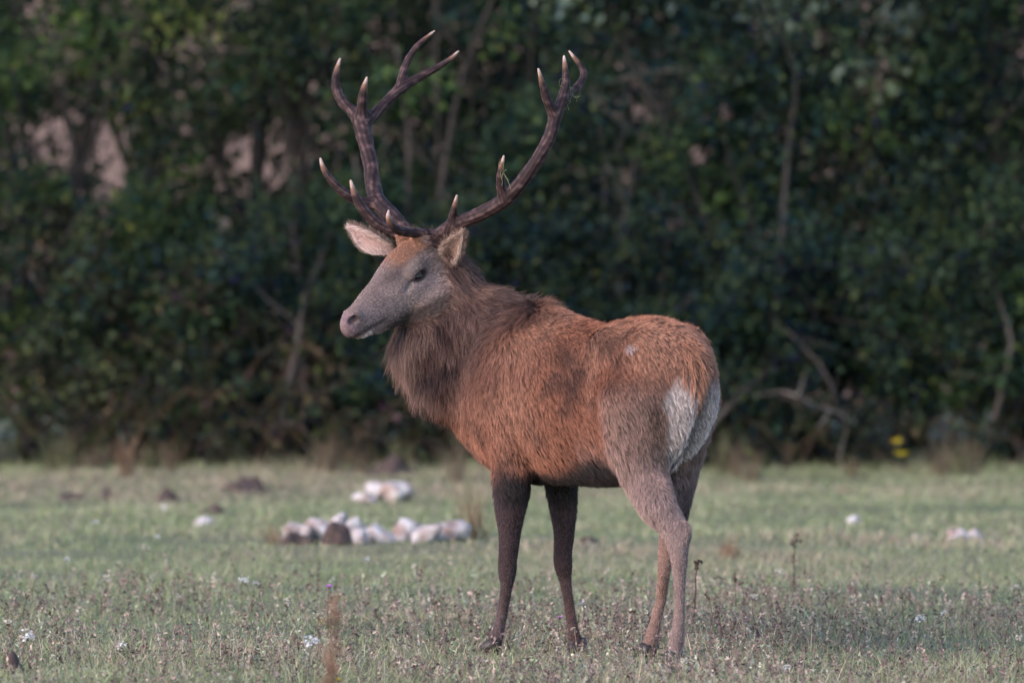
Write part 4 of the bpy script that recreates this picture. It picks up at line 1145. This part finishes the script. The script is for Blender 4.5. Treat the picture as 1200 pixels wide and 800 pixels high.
stalk('dock_stalk', 'tall brown dock stalk with clustered seeds rising from the near turf', 393, 700, 17.6, 100, [(.45, .98, .030, 90), (.2, .5, .022, 24)], 401, (.22, .125, .085), lean=-2, rad=.005)
stalk('knapweed_stalk', 'dry stalk with three dark brown heads past the hind legs of the stag', 930, 634, 29.0, 60, [(.93, 1.0, .022, 14)], 402, (.075, .045, .036))
stalk('knapweed_stalk', 'short dry stalk with one dark head beside the hock of the stag', 812, 654, 26.5, 40, [(.92, 1.0, .020, 14)], 403, (.08, .05, .038))
SK = [(867, 677, 27), (870, 679, 27.2), (828, 700, 26), (925, 648, 28.6), (1095, 678, 28), (1155, 760, 24.5), (560, 690, 27), (600, 720, 26), (460, 735, 25.2), (505, 700, 26.6), (645, 735, 25.4), (70, 735, 25), (240, 720, 25.8), (180, 690, 27), (1010, 735, 25.2), (980, 720, 25.8), (1060, 700, 26.6), (710, 745, 24.8), (735, 715, 26), (1180, 720, 25.6), (850, 760, 24.2), (300, 760, 24.2), (30, 700, 26.6), (840, 720, 25.6)]
for i, (px, py, d) in enumerate(SK):
    stalk('knapweed_stalk', 'thin dry stalk with a small brown seed head in the weedy turf', px, py, d, 30, [(.9, 1.0, .014, 8)], 420 + i, (.10, .058, .042), lean=(i % 5 - 2) * 3, group='dry seed stalks', rad=.0018)

# straw tufts near the stones and hedge
def tuft(label, px, py, depth, h, n, seed, col=(.27, .19, .12)):
    r = np.random.default_rng(seed); x = (px - 600) / FPX * depth; g = float(gz(x, depth))
    V = []; Qf = []; C = []
    for k in range(n):
        a = r.uniform(0, 6.28); q = r.random() * .06; b0 = np.array([x + math.cos(a) * q, depth + math.sin(a) * q, g - .01])
        L = h * r.uniform(.5, 1.1); ln = np.array([r.normal() * .22, r.normal() * .18, 1]); ln = nrm(ln) * L
        sd = nrm(np.cross(ln, r.normal(size=3))) * r.uniform(.0015, .003)
        i = len(V); m = b0 + ln * .55; t = b0 + ln + np.array([ln[0] * .35, ln[1] * .35, -.06 * L])
        V += [b0 - sd, b0 + sd, m + sd * .8, m - sd * .8, t + sd * .15, t - sd * .15]; Qf += [(i, i + 1, i + 2, i + 3), (i + 3, i + 2, i + 4, i + 5)]
        C += [np.array(col) * r.uniform(.6, 1.3)] * 6
    o = mesh_obj('grass_tuft', np.array(V), np.array(Qf), m_plant, None, (x, depth, g), False, np.array(C))
    return tag(o, label, 'grass tuft', 'dry grass tufts')
tuft('straw-coloured grass tuft beside the rounded stone at the end of the pile', 556, 622, 33.0, .36, 70, 501)
tuft('tall pale grass tuft at the hedge foot behind the chest of the stag', 535, 560, 39.4, .34, 60, 502, (.20, .15, .10))
tuft('wispy straw grass tuft beside the pinkish end stone', 322, 630, 32.6, .16, 50, 503)
tuft('short rusty grass tuft in the turf past the hind legs of the stag', 855, 645, 31.5, .12, 60, 504, (.22, .13, .085))
tuft('dry straw grass tuft beneath the dusky bramble', 880, 556, 39.6, .26, 60, 505, (.17, .13, .085))
tuft('fine straw grass tuft below the russet bramble mound', 150, 556, 39.8, .30, 60, 506, (.21, .13, .085))

r = np.random.default_rng(77)
for k in range(22):
    px = r.uniform(20, 480) if k < 14 else r.uniform(820, 1190)
    tuft('ragged dry grass tuft along the shaded foot of the hedge', px, 556, r.uniform(40.3, 40.9), r.uniform(.14, .34), 45, 520 + k, np.array([(.15, .105, .07), (.11, .105, .055), (.17, .13, .09)][k % 3]))
# grass caught on the antler tines
def wisp(px, py, depth, n, sx, sz, col, label, seed):
    r = np.random.default_rng(seed); wp = Batch(); o0 = at(px, py, depth)
    for k in range(n):
        a = at(px + r.normal() * sx, py + r.normal() * sz, depth) if k else o0
        P = np.vstack([o0, o0 * .4 + a * .6, a + np.cumsum(r.normal(size=(5, 3)) * .010 + np.array([.001, 0, -.010]), 0)])
        wp.tube(P, .0009, np.array(col) * r.uniform(.7, 1.4), 4, 2)
    tag(wp.build('grass_wisp', m_plant, None, o0), label, 'grass wisp', 'grass snagged on the antlers')
wisp(667, 102, 25.19, 14, 4, 7, (.20, .22, .09), 'green grass wisp snagged on the forked crown of the antler', 9)
wisp(589, 188, 25.12, 7, 3, 5, (.22, .19, .11), 'dry grass wisp snagged on the middle tine of the antler', 10)

# ================================================================== TURF
def blades(name, label, n, xr, yr, hfun, wfun, cfun, seed, lean=.35, dens=None):
    r = np.random.default_rng(seed)
    x = r.uniform(*xr, n); y = r.uniform(*yr, n)
    if dens is not None:
        k = r.random(n) < dens(x, y); x, y = x[k], y[k]; n = len(x)
    P = xy0(x, y); P[:, 2] = gz(x, y) - .006
    h = hfun(P, r); w = wfun(P, r)
    d = r.normal(size=(n, 3)) * lean; d[:, 2] = 1; d = nrm(d) * h[:, None]
    a = r.uniform(0, math.pi, n); sd = np.stack([np.cos(a), np.sin(a), 0 * a], 1) * w[:, None]
    bend = np.stack([d[:, 0], d[:, 1], -.25 * h], 1) * r.uniform(.1, .9, n)[:, None]
    m = P + d * .55 + bend * .15; t = P + d + bend * .6
    V = np.stack([P - sd, P + sd, m + sd * .75, m - sd * .75, t], 1).reshape(-1, 3)
    j = np.arange(n)[:, None] * 5
    c = np.clip(cfun(P, r), .01, .8)
    o = mesh_obj(name, V, [(j + np.array([0, 1, 2, 3])), (j + np.array([3, 2, 4]))], m_plant, None, (0, 25, 0), False, np.repeat(c, 5, 0))
    return tag(o, label, None, None, 'stuff')
pat, pat2 = Noise(1.1, seed=71), Noise(3.5, seed=72)
def gcol(P, r):
    n = len(P); a, b = pat(P), pat2(P)
    near = sstep(P[:, 1], 28, 26)
    dry = np.clip(+.30 + .32 * a + .24 * b + .30 * near * sstep(P[:, 1], 23.2, 24.4), .03, .95)
    green = np.array([.232, .270, .122]); gg = np.array([.312, .315, .195]); straw = np.array([.48, .385, .275]); brown = np.array([.29, .20, .155])
    c = np.where((r.random(n) < .5)[:, None], green, gg) * r.uniform(.65, 1.3, n)[:, None]
    isd = r.random(n) < dry * .72
    cs = np.where((r.random(n) < .62)[:, None], straw, brown) * r.uniform(.6, 1.25, n)[:, None]
    return np.where(isd[:, None], cs, c)
def gh(P, r): return (.014 + .040 * r.random(len(P)) ** 2.0) * (1 + .30 * pat2(P)) * (1 + .9 * sstep(P[:, 1], 25.8, 24.9)) + .05 * (r.random(len(P)) < .035)
blades('meadow_grass', 'short mixed green and straw turf covering the meadow', 400000, (-4.0, 4.0), (22.0, 32.0), gh, lambda P, r: r.uniform(.0009, .0024, len(P)), gcol, 91, lean=.75)
def gh2(P, r): return (.020 + .045 * r.random(len(P)) ** 2) * (1 + .25 * pat2(P)) * (1 + 1.3 * sstep(P[:, 1], 40.2, 41.2))
blades('meadow_grass', 'thin turf running back to the foot of the hedge', 170000, (-5.5, 5.5), (32.0, 41.6), gh2, lambda P, r: r.uniform(.002, .0042, len(P)), gcol, 92, lean=.7)
# small brown weeds: bent stalks with many little leaves in the near band
def weeds():
    r = np.random.default_rng(95); n = 16000
    x = r.uniform(-3.6, 3.6, n); y = 22.5 + 7.5 * r.random(n) ** .9
    k = r.random(n) < np.clip(.55 + .4 * pat2(xy0(x, y)) + .2 * pat(xy0(x, y)), .08, 1) * sstep(y, 30.2, 27.5); x, y = x[k], y[k]; n = len(x)
    P = xy0(x, y); P[:, 2] = gz(x, y)
    h = r.uniform(.04, .125, n); d = r.normal(size=(n, 3)) * .3; d[:, 2] = 1; d = nrm(d) * h[:, None]
    pal = np.array([(.20, .135, .115), (.29, .21, .175), (.16, .105, .10), (.28, .275, .21), (.37, .29, .235), (.20, .225, .14)])
    col = pal[r.integers(0, 6, n)] * r.uniform(.5, 1.35, (n, 1))
    sd = np.stack([np.ones(n), 0 * x, 0 * x], 1) * .0011
    bt = Batch()
    V = np.stack([P - sd, P + sd, P + d + sd * .6, P + d - sd * .6], 1).reshape(-1, 3); bt.add(V, np.arange(n * 4).reshape(-1, 4), None, np.repeat(col, 4, 0))
    for q in range(9):
        t = r.uniform(.3, 1.02, n)[:, None]; c = P + d * t
        l = nrm(r.normal(size=(n, 3)) + np.array([0, 0, .3])) * r.uniform(.007, .024, n)[:, None]; s2 = nrm(np.cross(l, r.normal(size=(n, 3)))) * r.uniform(.002, .006, n)[:, None]
        V = np.stack([c, c + l * .55 + s2, c + l, c + l * .55 - s2], 1).reshape(-1, 3)
        bt.add(V, np.arange(n * 4).reshape(-1, 4), None, np.repeat(np.clip(col * r.uniform(.6, 1.5, (n, 1)), .01, .6), 4, 0))
    o = bt.build('meadow_weeds', m_plant, None, (0, 25, 0), False)
    tag(o, 'small brown and grey-green weeds scattered through the near turf', None, None, 'stuff')
weeds()
